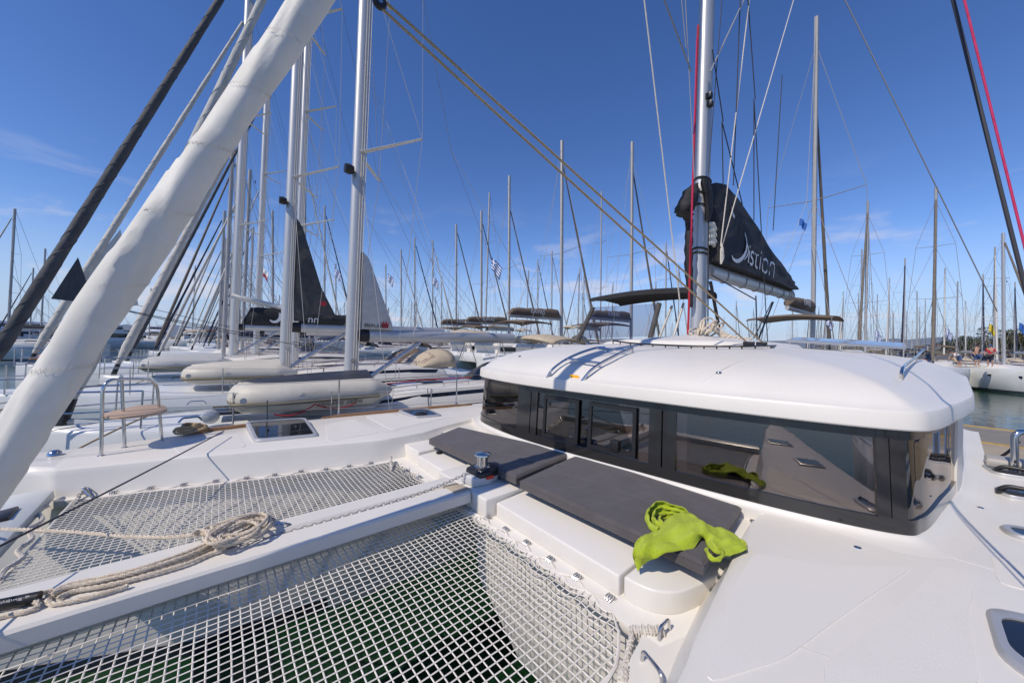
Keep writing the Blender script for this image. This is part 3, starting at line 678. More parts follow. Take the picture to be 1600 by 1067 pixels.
# raised mast dais on the roof
dz = [V(1.75, -5.6, 0), V(2.2, -5.35, 0), V(2.9, -5.28, 0), V(3.6, -5.35, 0), V(4.1, -5.6, 0), V(4.3, -6.4, 0), V(4.2, -7.8, 0), V(2.9, -8.2, 0), V(1.6, -7.8, 0), V(1.5, -6.4, 0)]
dz = cat_rom(dz, 5, closed=True); cd = sum(dz, Vector())/len(dz)
mb = MB(); mb.loft([[V(*(cd+(p-cd)*k).xy, rz(rdist(*(cd+(p-cd)*k).xy))+h) for p in dz] for k, h in ((1.03, -.02), (1.0, .02), (.97, .055), (.9, .06), (.6, .075), (.2, .09), (.02, .095))], cap=False)
build(mb, 'mast_dais', 'gel', CAT, smooth=60)

# ------------------------------------------------------------------ mast, boom, sail bag
MX, MY = 2.9, -6.9
rake = lambda z: MY-.025*(z-3.1)
mast = build(MB().loft([[V(MX+.125*math.cos(q), rake(z)+.175*math.sin(q), z) for q in [2*math.pi*k/20 for k in range(20)]] for z in (3.05, 6, 10, 17)]), 'mast', 'alu', CAT)
build(MB().lathe((MX, MY, 3.02), [(0, 0), (.32, 0), (.31, .05), (.22, .09), (0, .1)], 20), 'mast_step', 'alud', mast)
b0 = atx(1108, 424, MX); b1 = atx(1236, 462, MX)
build(MB().loft([[b0.lerp(b1, t)+V(.10*math.cos(q), 0, .15*math.sin(q)) for q in [2*math.pi*k/16 for k in range(16)]] for t in (0, .5, .96, 1.0)]), 'boom', 'alu', CAT)
build(MB().box(MX-.05, MX+.05, b0.y-.05, rake(4.4)-.1, b0.z-.07, b0.z+.05), 'gooseneck', 'alud', mast, bevel=.01)
for t in (.12, .3, .45, .62, .8, .9, .94, .98):
    c_ = b0.lerp(b1, t); build(MB().tube([c_+V(.108*math.cos(q), 0, .16*math.sin(q)) for q in [2*math.pi*k/16 for k in range(16)]], .012, 5, closed=True), 'boom_lashing', 'wire' if t < .9 else 'rope', CAT)
sta = [(1101, 409, 330), (1106, 411, 298), (1113, 414, 287), (1132, 421, 290), (1150, 427, 311), (1170, 434, 341), (1190, 441, 371), (1210, 448, 401), (1225, 454, 422), (1231, 454, 434), (1234, 449, 441)]
rings = []; NS = 8
ST = []
for i in range(len(sta)-1):
    for j in range(4):
        t = j/4; ST.append(tuple(sta[i][k]+(sta[i+1][k]-sta[i][k])*t for k in range(3)))
ST.append(sta[-1])
def bagw(h, i): return .20*(1-h)**.7+.045
for i, (px, pb, pt) in enumerate(ST):
    B_, T_ = atx(px, pb, MX), atx(px, pt, MX); e = min(1, i/3, (len(ST)-1-i)/4+.25); ring = []
    for sgn in (-1, 1):
        hs_ = [k/NS for k in range(NS+1)]
        for h in (hs_ if sgn < 0 else hs_[::-1]):
            p = B_.lerp(T_, h); wv = .022*math.sin(h*9+i*.55)+.014*math.sin(h*17-i*.9+sgn)
            ring.append(p+V(sgn*(bagw(h, i)*e+wv*(1-abs(2*h-1)*.5)), 0, 0))
    rings.append(ring)
bag = build(MB().loft(rings), 'sail_bag', 'bag', CAT, smooth=60)
# flap bunched on the other side of the mast and folds round its foot
fl = [(1086, 288, .05), (1078, 300, .11), (1071, 322, .15), (1070, 334, .12), (1077, 345, .06), (1076, 380, .06), (1076, 420, .06), (1078, 455, .045), (1079, 480, .03)]
rr = []; fl = [tuple(q) for q in cat_rom([V(*q) for q in fl], 4)]
for px, py, wd in fl:
    c_ = atx(px, py, MX+.02); rr.append([c_+V(1.1*wd*math.cos(q)*(1+.25*math.sin(3*q+py)), wd*math.sin(q)*(1+.2*math.cos(2*q+px)), 0) for q in [2*math.pi*k/14 for k in range(14)]])
build(MB().loft(rr), 'bag_flap', 'bag', bag, smooth=60)
rr = []
for px, py, wd in ((1101, 280, .10), (1103, 292, .16), (1106, 305, .17), (1108, 330, .13), (1106, 345, .09)):
    c_ = atx(px, py, MX-.14); rr.append([c_+V(.4*wd*math.cos(q), wd*math.sin(q)*(1+.2*math.cos(2*q+px)), .03*math.sin(2*q)) for q in [2*math.pi*k/14 for k in range(14)]])
build(MB().loft(rr), 'bag_flap', 'bag', bag, smooth=60)
# folded cream sail showing in the opening
mb = MB()
for k in range(7):
    c_ = atx(1107+2*(k % 2), 352+5*k, MX-.10); mb.tube(cat_rom([c_+V(0, .05, 0), c_+V(-.06, -.02, .02), c_+V(-.05, -.12, -.01), c_+V(.02, -.2, .01)], 4), .035, 8)
build(mb, 'flaked_sail', 'genoa', bag)
for py in (283, 306, 325, 393, 400):
    c_ = atx(1095, py, MX); build(MB().tube([V(MX+.14*math.cos(q), rake(c_.z)+.19*math.sin(q), c_.z+.03*math.sin(q)) for q in [2*math.pi*k/18 for k in range(18)]], .016, 6, closed=True), 'bag_strap', 'rubber', mast)
# print on the bag: crescent and the word
def bagface(px, py):
    """point on the port face of the bag under a pixel"""
    for i in range(len(ST)-1):
        if ST[i][0] <= px <= ST[i+1][0]:
            t = (px-ST[i][0])/max(1e-6, ST[i+1][0]-ST[i][0]); pb = ST[i][1]+(ST[i+1][1]-ST[i][1])*t; pt = ST[i][2]+(ST[i+1][2]-ST[i][2])*t
            h = max(0, min(1, (pb-py)/(pb-pt))); return atx(px, py, MX-bagw(h, 5)-.045)
    return atx(px, py, MX-.2)
def strokes(name, pts, wid, m, par):
    P = cat_rom([bagface(*p) for p in pts], 6); n = len(P); mb = MB(); A = []; B2 = []
    for i, p in enumerate(P):
        t = (P[min(i+1, n-1)]-P[max(i-1, 0)]).normalized(); s_ = t.cross(V(-1, 0, 0)).normalized(); u = i/(n-1)
        w_ = wid(u) if callable(wid) else wid; A.append(p+s_*w_); B2.append(p-s_*w_)
    mb.grid([A, B2]); return build(mb, name, m, par, smooth=0)
cresc = lambda a: (lambda u: a*math.sin(math.pi*min(1, .12+u*.80))**1.2+.003)
strokes('logo_crescent', [(1164, 364), (1167, 378), (1166, 392), (1161, 402), (1153, 408), (1146, 405), (1144, 399)], cresc(.042), 'print', bag)
strokes('logo_crescent', [(1167, 378), (1169.5, 390), (1168, 399), (1163, 406)], cresc(.02), 'print', bag)
# the letters i s t i o n, drawn as strokes along a baseline (bl) with letter height (up)
bl0, bl1 = Vector((1168.5, 410.)), Vector((1211, 435.5)); ex = (bl1-bl0)/6.4; up_ = Vector((2.2, -19))
def LT(u, v): q = bl0+ex*u+up_*v*(1+.02*u); return (q.x, q.y)
glyph = [[(0.1, 0), (.1, .5), (.1, 1.0)], [(.1, 1.22), (.1, 1.36)],
         [(1.15, .95), (.75, 1.0), (.5, .8), (.7, .55), (1.0, .45), (1.15, .22), (.9, .0), (.5, .05)],
         [(1.75, 1.45), (1.75, .7), (1.8, .15), (2.1, .0), (2.25, .02)], [(1.4, 1.0), (1.8, 1.0), (2.3, 1.0)],
         [(2.75, 0), (2.75, .5), (2.75, 1.0)], [(2.75, 1.22), (2.75, 1.36)],
         [(3.9, 1.0), (3.4, .85), (3.3, .5), (3.4, .12), (3.9, 0), (4.35, .12), (4.45, .5), (4.35, .88), (3.9, 1.0)],
         [(5.0, 0), (5.0, .5), (5.0, 1.0)], [(5.0, .75), (5.25, .97), (5.65, 1.0), (5.95, .85), (6.0, .5), (6.0, 0)]]
for gph in glyph: strokes('logo_letter', [LT(u, v) for u, v in gph], .028, 'print', bag)
strokes('maker_tag', [(1144, 325), (1145, 334), (1148, 340)], .04, 'sticker', bag)

# rope coil at the mast foot
mb = MB(); c0 = atx(1105, 505, MX-.35)
for k in range(9):
    a_, b_ = random.uniform(.18, .34), random.uniform(.07, .13); th = random.uniform(-.5, .3); cz = c0+V(random.uniform(-.1, .1), random.uniform(-.12, .12), -.03*k+random.uniform(-.03, .03))
    lp = [cz+V(.08*math.sin(q+k), -a_*math.cos(q)*1.0, b_*math.sin(q)-a_*math.cos(q)*math.sin(th)) for q in [2*math.pi*i/16 for i in range(17)]]
    mb.tube(cat_rom(lp, 3), .017, 6)
for k in range(6):
    a_ = atx(1105+3*k, 503+2*k, MX-.36-.02*k); b_ = roof_at(1135+8*k, 524+.8*k, .09); mb.tube(cat_rom([a_, a_.lerp(b_, .4)+V(0, 0, -.06), a_.lerp(b_, .75)+V(0, 0, -.08), b_], 6), .016, 6)
coil = build(mb, 'rope_coil', 'rope'); tag(coil, 'tangled cream rope coil hanging at the foot of the mast on the white roof', 'rope')
# lines on the mast
def line(name, a, b, r, m='wire', drop=0., par=None): return build(MB().tube(sag(a, b, drop, 10 if drop else 1), r, 6), name, m, par if par is not None else CAT)
for px0, py0, px1, py1, r_, m_ in ((1091, 40, 1082, 300, .018, 'ropered'), (1082, 300, 1075, 522, .018, 'ropered'), (1089, 60, 1078, 420, .012, 'ropemag'), (1107, 320, 1106, 520, .012, 'darkwire')):
    line('halyard', atx(px0, py0, MX-.16), atx(px1, py1, MX-.16), r_, m_)
for px0, py0, px1, py1, r_, m_ in ((1173, -20, 1126, 385, .011, 'ropew'), (1246, -20, 1127, 388, .011, 'ropew'), (1003, -30, 1062, 470, .010, 'ropew'), (1030, -20, 1080, 112, .012, 'wire'), (1172, -20, 1110, 112, .012, 'wire'), (1070, -20, 1085, 280, .007, 'wire'), (1063, -20, 1072, 75, .007, 'wire'),
                                   (1129, -10, 1107, 270, .008, 'darkwire'), (1157, -10, 1146, 290, .010, 'darkwire'), (1168, -10, 1180, 155, .010, 'darkwire'), (1178, 155, 1200, 545, .010, 'darkwire'), (1178, 155, 1178, 345, .010, 'darkwire'), (1113, 78, 1130, 190, .010, 'darkwire'), (1128, 190, 1130, 290, .010, 'darkwire'), (1128, 190, 1160, 320, .010, 'darkwire'), (1222, 118, 1208, 360, .010, 'darkwire'),
                                   (1112, 430, 1180, 468, .012, 'darkwire'), (1181, 462, 1183, 530, .014, 'darkwire'), (1208, 472, 1185, 530, .02, 'black'), (1206, 472, 1178, 528, .012, 'darkwire'), (1110, 440, 1125, 520, .03, 'black')):
    line('running_line', atx(px0, py0, MX-.25), atx(px1, py1, MX-.25), r_, m_)
k0 = atx(1127, 384, MX-.27); mb = MB()
for k in range(5): mb.tube(cat_rom([k0+V(0, 0, .05), k0+V(-.03, .04*math.sin(k*2), -.08-.05*k), k0+V(-.02, -.05+.03*k, -.22-.03*k), k0+V(0, .02, -.05)], 5), .012, 6)
build(mb, 'lazy_jack_knot', 'ropew', CAT)
for px, py in ((1108, 150), (1109, 163)): 
    c_ = atx(px, py, MX-.13); build(MB().box(c_.x-.05, c_.x+.05, c_.y-.05, c_.y+.05, c_.z-.05, c_.z+.05), 'mast_light', 'black', mast, bevel=.01)
# port shroud and halyard close by on the right
a_ = atd(1474, -60, 2.0); b_ = atd(1603, 455, 1.72); line('shroud', b_+(b_-a_)*.75, a_+(a_-b_)*1.5, .0085, 'darkwire')
a_ = atd(1492, -60, 1.9); b_ = atd(1612, 430, 1.62); line('halyard', b_+(b_-a_)*.6, a_+(a_-b_)*1.5, .0048, 'ropemag')
a_ = atd(1315, -10, 9); b_ = atd(1528, 425, 9.5); line('topping_line', a_, b_+(b_-a_)*.15, .014, 'wire')

# helm station canopy behind the roof
hb = [aty(px, py, -8.6) for px, py in ((921, 467), (1078, 464))]
zc = hb[0].z
can = MB(); rows = []
for j, (dy, dzz) in enumerate(((0, 0), (-.15, .05), (-.8, .10), (-1.5, .06), (-1.6, 0))):
    rows.append([V(hb[0].x+(hb[1].x-hb[0].x)*u, -8.6+dy, zc+dzz+.07*math.sin(math.pi*u)) for u in [k/10 for k in range(11)]])
tp = rows; bt = [[p-V(0, 0, .10) for p in r_] for r_ in rows]
can.grid(tp); can.grid(bt); can.grid([tp[0], bt[0]]); can.grid([tp[-1], bt[-1]]); can.grid([[r_[0] for r_ in tp], [r_[0] for r_ in bt]]); can.grid([[r_[-1] for r_ in tp], [r_[-1] for r_ in bt]])
hc = build(can, 'helm_canopy', 'bag', CAT)
ft = [aty(px, py, -8.3) for px, py in ((903, 532), (1016, 528))]; tops = [aty(927, 480, -8.6), aty(1030, 474, -8.6)]
for f_, t_ in zip(ft, tops): build(MB().tube([f_, t_], .065, 8), 'canopy_post', 'baggrey', hc)
for f_, t_ in (((1030, 528), (1050, 478)), ((1052, 528), (1068, 474))): build(MB().tube([aty(*f_, -8.6), aty(*t_, -9)], .03, 8), 'canopy_post', 'alud', hc)
q = [ft[0].lerp(tops[0], .05), ft[1].lerp(tops[1], .05), tops[1], tops[0]]
build(MB().plate(q, (0, -.004, 0)), 'canopy_window', 'clearvinyl', hc, smooth=0)

# ------------------------------------------------------------------ furled headsail, block and sheets
GA, GB = V(2.75, 1.105, 1.56), V(2.75, -4.97, 16.1); gd = (GB-GA)
def gpt(z): return GA+gd*((z-GA.z)/gd.z)
rr = []; NZ = 150; z = 1.62
ax = gd.normalized(); gs = V(1, 0, 0); gt_ = ax.cross(gs)
zs = [1.62+i*.045 for i in range(125)]+[7.3+i*.5 for i in range(18)]
for i, z in enumerate(zs):
    c_ = gpt(z); r0 = .070+.0063*(z-1.6)-.00055*(z-1.6)**2; r0 = max(.05, r0); ring = []
    if z < 1.75: r0 *= .75+.25*(z-1.62)/.13
    for k in range(28):
        q = 2*math.pi*k/28; step = .012*math.sin(2*math.pi*((z*.0+ (z-1.6)/.62) % 1)) 
        sp = ((q/(2*math.pi)+(z-1.6)*.32) % 1.0); lay = .015*sp
        rr_ = r0+lay+.004*math.sin(3*q+z*5)+.005*math.sin(2*q-z*2.7)-.013*max(0, math.sin(z*4.1+2*q+1.3*math.sin(z*1.7)))**8+.006*((z*1.45+.12*math.sin(q)) % 1.0)
        ring.append(c_+(gs*math.cos(q)+gt_*math.sin(q))*rr_)
    rr.append(ring)
gen = build(MB().loft(rr), 'furled_headsail', 'genoa', CAT, smooth=55)
for i in range(13):
    zc_ = 1.9+i*.42; mb = MB(); pts = []
    for k in range(41):
        q = R(120)+2*math.pi*k/40*.62; zz = zc_+.16*(k/40)+(.010 if k % 2 else -.010)
        c_ = gpt(zz); rr_ = .070+.0063*(zz-1.6)-.00055*(zz-1.6)**2+.0145; pts.append(c_+(gs*math.cos(q)+gt_*math.sin(q))*rr_)
    build(mb.tube(pts, .0008, 4), 'zigzag_seam', 'rope', gen)
build(MB().lathe(gpt(1.47), [(0, 0), (.10, 0), (.10, .03), (.05, .05), (.05, .10), (.10, .12), (.10, .15), (0, .15)], 20), 'furling_drum', 'alud', gen)
blk = atx(593, 4, 2.85)
bo = build(MB().lathe(blk, [(0, -.02), (.05, -.02), (.058, 0), (.05, .02), (0, .02)], 18, 'X'), 'sheet_block', 'black', CAT); build(MB().lathe(blk, [(0, -.024), (.02, -.024), (.02, .024), (0, .024)], 12, 'X'), 'sheave_pin', 'steel', bo)
line('clew_line', blk+V(0, .3, .5), blk, .012, 'ropetan')
e1_ = roof_at(1166, 541, .06); e2_ = roof_at(1192, 542, .06)
build(MB().tube([blk+V(0, -.02, -.04), e1_], .011, 6), 'jib_sheet', 'ropetan', CAT); build(MB().tube([blk+V(0, -.05, .03), e2_], .011, 6), 'jib_sheet', 'ropetan', CAT)

# ------------------------------------------------------------------ bow seat, stanchions, toe rails, lines
bA, bB, bC = at(158, 712, 1.6), at(195, 699, 1.6), at(253, 688, 1.6)
seat = build(MB().tube(arc_fillet([bA, bA+V(.0, .0, .86), bC+V(0, .06, .80), bC], .16, 8), .0165, 10), 'bow_seat_frame', 'steel', CAT)
build(MB().tube([bB, bB+V(0, .04, .87)], .0165, 10), 'post', 'steel', seat)
for b_ in (bA, bB, bC): build(MB().lathe(b_-V(0, 0, .004), [(0, 0), (.035, 0), (.033, .008), (.018, .014), (0, .014)], 14), 'foot_flange', 'steel', seat)
sb = cat_rom([at(px, py, 2.03) for px, py in ((163, 650), (166, 645), (187, 640), (215, 634), (248, 632), (260, 636), (257, 642), (225, 648), (185, 652))], 3, closed=True)
build(MB().prism([(p.x, p.y) for p in sb], 2.005, 2.035), 'seat_board', 'seatwood', seat, bevel=.006)
for (x0, y0), (x1, y1) in (((286, 677), (478, 655)), ((503, 653), (737, 632))):
    n_ = 10; rg = []
    for i in range(n_+1):
        u = i/n_; p = at(x0+(x1-x0)*u, y0+(y1-y0)*u, 1.61); h = .035*min(1, u*8+.15, (1-u)*8+.15); rg.append([p+V(-.03, 0, -.02), p+V(-.03, 0, h), p+V(.03, 0, h), p+V(.03, 0, -.02)])
    build(MB().loft(rg), 'toe_rail', 'teak', CAT, bevel=.004)
for px, py in ((529, 650), (713, 632), (1000, 632)):
    p = at(px, py, 1.61)
    if px > 800: continue
    so = build(MB().tube([p, p+V(0, 0, .64)], .0135, 8), 'stanchion', 'steel', CAT); build(MB().lathe(p-V(0, 0, .0), [(0, 0), (.035, 0), (.03, .02), (.018, .05), (0, .05)], 12), 'socket', 'steel', so)
s1, s2 = at(529, 650, 1.61), at(713, 632, 1.61)
for h in (.62, .32):
    line('lifeline', bC+V(0, 0, h*1.15), s1+V(0, 0, h), .0042, 'wire', .02); line('lifeline', s1+V(0, 0, h), s2+V(0, 0, h), .0042, 'wire', .02); line('lifeline', s2+V(0, 0, h), s2+V(.0, -4, h), .0042, 'wire', .02)
line('lifeline', bA+V(0, 0, .38), (6.25, 2.75, 1.70), .005, 'darkwire'); line('lifeline', bA+V(0, 0, .80), (6.25, 2.75, 2.0), .005, 'darkwire')
pa, pb = at(350, 673, 1.70), at(0, 850, 1.78); line('control_line', pa, pb+(pb-pa)*.25, .0068, 'darkwire', .015)
pa2 = at(352, 674, 1.63); pb2 = at(300, 752, 1.31)
mb = MB(); cc = at(299, 672, 1.64)
for k in range(7):
    a_ = .10+.016*k; lp = [cc+V(a_*.9*math.cos(q)+.02*math.sin(k*3), a_*.9*math.sin(q), .018*(6-k)*.6+.01+.015*math.sin(2*q+k)) for q in [2*math.pi*i/12 for i in range(13)]]; laid(mb, lp, .016, smoothk=4)
tag(build(mb, 'coiled_mooring_rope', 'ropetan'), 'tan mooring rope coiled on the far white deck edge by the bow seat', 'rope')

# non-skid panels moulded a few millimetres proud of the decks
for poly in ([(1178, 862), (1300, 884), (1430, 884), (1330, 952), (1225, 1030), (1098, 1070), (1140, 930)], [(1470, 882), (1528, 900), (1512, 960), (1534, 1075), (1290, 1078), (1285, 1040), (1395, 955)],
             [(1548, 868), (1600, 882), (1640, 930), (1560, 912)], [(508, 664), (552, 654), (594, 676), (512, 690)], [(570, 650), (612, 646), (640, 656), (704, 651), (612, 672)], [(262, 690), (372, 678), (386, 698), (280, 708)]):
    P_ = [at(x, y, 1.603) for x, y in poly]; c_ = sum(P_, Vector())/len(P_); n_ = len(P_); o_ = []
    for i in range(n_):
        a_, b_, d_ = P_[i-1], P_[i], P_[(i+1) % n_]; r1 = min(.09, (a_-b_).length*.4, (d_-b_).length*.4); p_, q_ = b_+(a_-b_).normalized()*r1, b_+(d_-b_).normalized()*r1
        for j in range(4): t = j/3; o_.append(p_*(1-t)**2+b_*2*t*(1-t)+q_*t*t)
    build(MB().loft([[V(p.x, p.y, 1.598) for p in o_], [V(*(c_+(p-c_)*.993).xy, 1.6058) for p in o_]]), 'nonskid_panel', 'deckgrip', CAT, smooth=20)
# ------------------------------------------------------------------ cushions
def cushion(px, z0, z1, label):
    Q = [at(x, y, z0) for x, y in px]; cen = sum(Q, Vector())/4; n_ = 14; rows = []
    mb = MB(); bm = bmesh.new()
    def bil(u, v): return Q[0].lerp(Q[1], u).lerp(Q[3].lerp(Q[2], u), v)
    us = [0, .004, .012, .03, .07]+[.07+.86*k/44 for k in range(1, 44)]+[.93, .97, .988, .996, 1]; vs = us
    sd = random.random()*9
    def top(u, v):
        e = min(u, 1-u, )*(Q[1]-Q[0]).length; f_ = min(v, 1-v)*(Q[2]-Q[1]).length; d = min(e, f_); k = min(1, d/.045)
        wr = .006*math.sin(u*23+v*9+sd)*math.sin(v*13+sd)*(1 if d > .05 else 0)+sum(.011*math.exp(-((v-vc-.10*math.sin(u*4+sd+k))/.022)**2)*max(0, math.sin(u*6+sd+k*1.7))**2 for k, vc in enumerate((.30, .45, .56)))
        return z0+(z1-z0)*(.72+.28*math.sqrt(max(0, 1-(1-k)**2)))+wr
    rows = [[(lambda p: V(p.x, p.y, top(u, v)))(bil(u, v)) for u in us] for v in vs]
    n = len(us); mb.grid(rows); base = [[V(p.x, p.y, z0) for p in r_] for r_ in rows]
    for a_, b_ in (([r_[0] for r_ in rows], [r_[0] for r_ in base]), ([r_[-1] for r_ in rows], [r_[-1] for r_ in base]), (rows[0], base[0]), (rows[-1], base[-1])):
        m1 = [p.lerp(q, .15)+(p-cen).normalized()*.006 for p, q in zip(a_, b_)]; m2 = [p.lerp(q, .85)+(p-cen).normalized()*.006 for p, q in zip(a_, b_)]
        mb.grid([a_, m1, m2, b_])
    mb.grid([base[0], base[-1]])
    me = bpy.data.meshes.new('sun_cushion'); me.from_pydata(mb.v, [], mb.f); bm.from_mesh(me); bmesh.ops.remove_doubles(bm, verts=bm.verts, dist=.0004); bmesh.ops.recalc_face_normals(bm, faces=bm.faces); bm.to_mesh(me); bm.free()
    o = link('sun_cushion', me, 'cushion', smooth=50); tag(o, label, 'cushion', 'cushions on the foredeck')
    seam = [V(p.x, p.y, z0+(z1-z0)*.72)+(p-cen).normalized()*.010 for p in Q]; 
    build(MB().tube(arc_fillet([seam[3]]+seam+[seam[0]], .03, 4), .0045, 5), 'piping', 'cushion', o)
    return o
cushion(((671, 694), (806, 757), (897, 717), (716, 675)), 1.54, 1.63, 'charcoal sun cushion behind the windlass, the one without a towel')
cushion(((813, 763), (1098, 899), (1157, 806), (903, 720)), 1.54, 1.63, 'charcoal sun cushion with the lime towel lying on it')
# ------------------------------------------------------------------ towel
CT = 1.602
tw = [[(997, 893, 1.47), (990, 875, 1.53), (989, 862, 1.585), (992, 850, 1.60)],
      [(1012, 878, 1.53), (1003, 862, 1.61), (1002, 847, 1.625), (1007, 836, 1.61)],
      [(1032, 867, 1.60), (1022, 850, 1.63), (1022, 836, 1.64), (1030, 822, 1.62)],
      [(1060, 860, 1.605), (1050, 842, 1.64), (1048, 824, 1.66), (1052, 806, 1.64)],
      [(1085, 854, 1.605), (1077, 838, 1.655), (1074, 818, 1.68), (1072, 800, 1.65)],
      [(1099, 839, 1.61), (1096, 832, 1.67), (1094, 820, 1.69), (1092, 811, 1.66)],
      [(1106, 852, 1.605), (1108, 841, 1.635), (1112, 830, 1.65), (1113, 820, 1.64)],
      [(1122, 866, 1.60), (1126, 852, 1.625), (1130, 840, 1.635), (1133, 829, 1.62)],
      [(1145, 864, 1.60), (1149, 855, 1.61), (1152, 847, 1.615), (1155, 839, 1.605)],
      [(1166, 861, 1.595), (1167, 856, 1.60), (1167, 852, 1.60), (1164, 846, 1.595)]]
tw = [[(x, y, z+.03 if z > 1.58 else z+.01) for x, y, z in r_] for r_ in tw]
ctrl = [[at(x, y, z) for x, y, z in r_] for r_ in tw]
rows = [cat_rom(r_, 7) for r_ in ctrl]; colsn = len(rows[0]); g2 = [cat_rom([r_[k] for r_ in rows], 7) for k in range(colsn)]
for i, r_ in enumerate(g2):
    for j, p in enumerate(r_): p.z += .009*math.sin(j*.42+i*.30)+.006*math.sin(j*.23-i*.8)+.004*math.sin(j*.9+i*.5+2*math.sin(i*.3))
towel = build(MB().grid(g2), 'towel', 'towel', fixn=False, smooth=180)
md = towel.modifiers.new('thick', 'SOLIDIFY'); md.thickness = .006; md.offset = 0
tag(towel, 'crumpled lime green towel on the charcoal cushion nearest the camera', 'towel')
def roll(pts, z0, z1, lean=.012):
    P = cat_rom([V(*at(x, y, z0+.03).xy, 0) for x, y in pts], 8); rows = []; n = len(P)
    for k in range(7):
        u = k/6; rr_ = []
        for i, p in enumerate(P):
            t = (P[min(i+1, n-1)]-P[max(i-1, 0)]).normalized(); s_ = V(t.y, -t.x, 0)
            rr_.append(V(p.x, p.y, z0+(z1-z0)*u*(.9+.12*math.sin(i*.35)))+s_*(lean*math.sin(u*3.1)+.004*math.sin(i*.9+u*4)))
        rows.append(rr_)
    o = build(MB().grid(rows), 'towel_fold', 'towel', towel, fixn=False, smooth=180); m_ = o.modifiers.new('thick', 'SOLIDIFY'); m_.thickness = .007; m_.offset = 0
roll([(1075, 806), (1062, 797), (1045, 791), (1028, 790), (1017, 797), (1013, 809), (1018, 821), (1030, 829)], 1.63, 1.695, .02)
roll([(1070, 808), (1056, 801), (1040, 797), (1027, 799), (1022, 808), (1027, 818), (1038, 823)], 1.63, 1.685, .016)
roll([(1060, 809), (1048, 804), (1036, 805), (1032, 811), (1038, 817), (1047, 816)], 1.63, 1.675, .012)
roll([(1105, 855), (1112, 868), (1124, 868), (1128, 858), (1120, 853)], 1.63, 1.665, .012)

# ------------------------------------------------------------------ ropes on the longeron
mb = MB(); zr = 1.522; rr_ = .0135
def P2(l, z=zr): return [at(x, y, (z if len(q) < 1 else q[0])) for x, y, *q in l]
laid(mb, P2([(-60, 822), (0, 826), (60, 828), (130, 832), (200, 838), (260, 839), (300, 836), (330, 833), (345, 828)], 1.535), rr_)
for k, (dx, dy, z_) in enumerate(((0, 0, 1.515), (4, 5, 1.52), (-2, 9, 1.517), (6, 13, 1.522), (2, -3, 1.535), (-3, 4, 1.54))):
    laid(mb, P2([(84+dx, 925+dy*.7, z_), (110+dx, 914+dy*.7, z_), (160+dx, 904+dy*.8, z_), (220+dx, 889+dy*.8, z_), (280+dx, 869+dy, z_), (320+dx, 853+dy, z_), (340+dx*2, 842+dy, z_+.01), (350+dx*2, 833+dy*.6, z_+.02), (340+dx, 828+dy*.3, z_+.02), (325+dx, 836, z_+.015)]), rr_)
laid(mb, P2([(95, 922), (82, 925), (75, 934), (80, 943), (105, 940), (150, 930), (200, 915)], 1.515), rr_)
laid(mb, P2([(90, 922, 1.52), (70, 925, 1.53), (55, 936, 1.53), (60, 946, 1.52), (40, 955, 1.515), (10, 962, 1.51), (-20, 972, 1.51)]), rr_)
laid(mb, P2([(66, 938), (45, 941), (20, 950), (-10, 955)], 1.51), rr_)
tag(build(mb, 'mooring_line', 'rope'), 'long cream mooring line laid in a hank along the white centre beam', 'rope')
mb = MB()
for k in range(8):
    cx_, cy_ = 372+random.uniform(-10, 12), 826+random.uniform(-5, 6); a_, b_ = random.uniform(34, 52), random.uniform(8, 15); th = R(random.uniform(-26, -10)); z_ = 1.515+.012*k
    lp = []
    for i in range(15):
        q = 2*math.pi*i/14; x_, y_ = a_*math.cos(q), b_*math.sin(q); lp.append((cx_+x_*math.cos(th)-y_*math.sin(th), cy_+x_*math.sin(th)+y_*math.cos(th), z_+.01*math.sin(3*q)))
    laid(mb, P2(lp), rr_*.95, smoothk=4)
for l in ([(318, 828), (330, 822), (336, 834), (330, 846), (318, 842)], [(322, 832), (338, 838), (350, 832), (345, 824)], [(300, 836), (312, 828), (330, 832), (345, 842), (352, 850)]): laid(mb, P2(l, 1.56), rr_)
tag(build(mb, 'rope_hank', 'rope'), 'figure-eight bundle of cream rope knotted on the white centre beam above the net', 'rope')
cl = at(425, 829, 1.50); build(MB().tube(arc_fillet([cl+V(.02, -.12, .0), cl+V(0, -.05, .045), cl+V(0, .05, .045), cl+V(-.02, .12, .0)], .05), .011, 8), 'beam_cleat', 'steel', CAT)
# dark furling tube by the drum with its lettering
a_, b_ = at(-60, 957, 1.54), at(62, 932, 1.535); ft_ = build(MB().tube([a_, b_], .030, 14), 'furling_line_tube', 'black', CAT)
d_ = (b_-a_).normalized(); text_obj('tube_lettering', 'Folding P', .034, 'print', ft_, at(-12, 947, 1.566)+V(0, 0, .006), d_, V(-.5, .4, .8), .2, .0005)

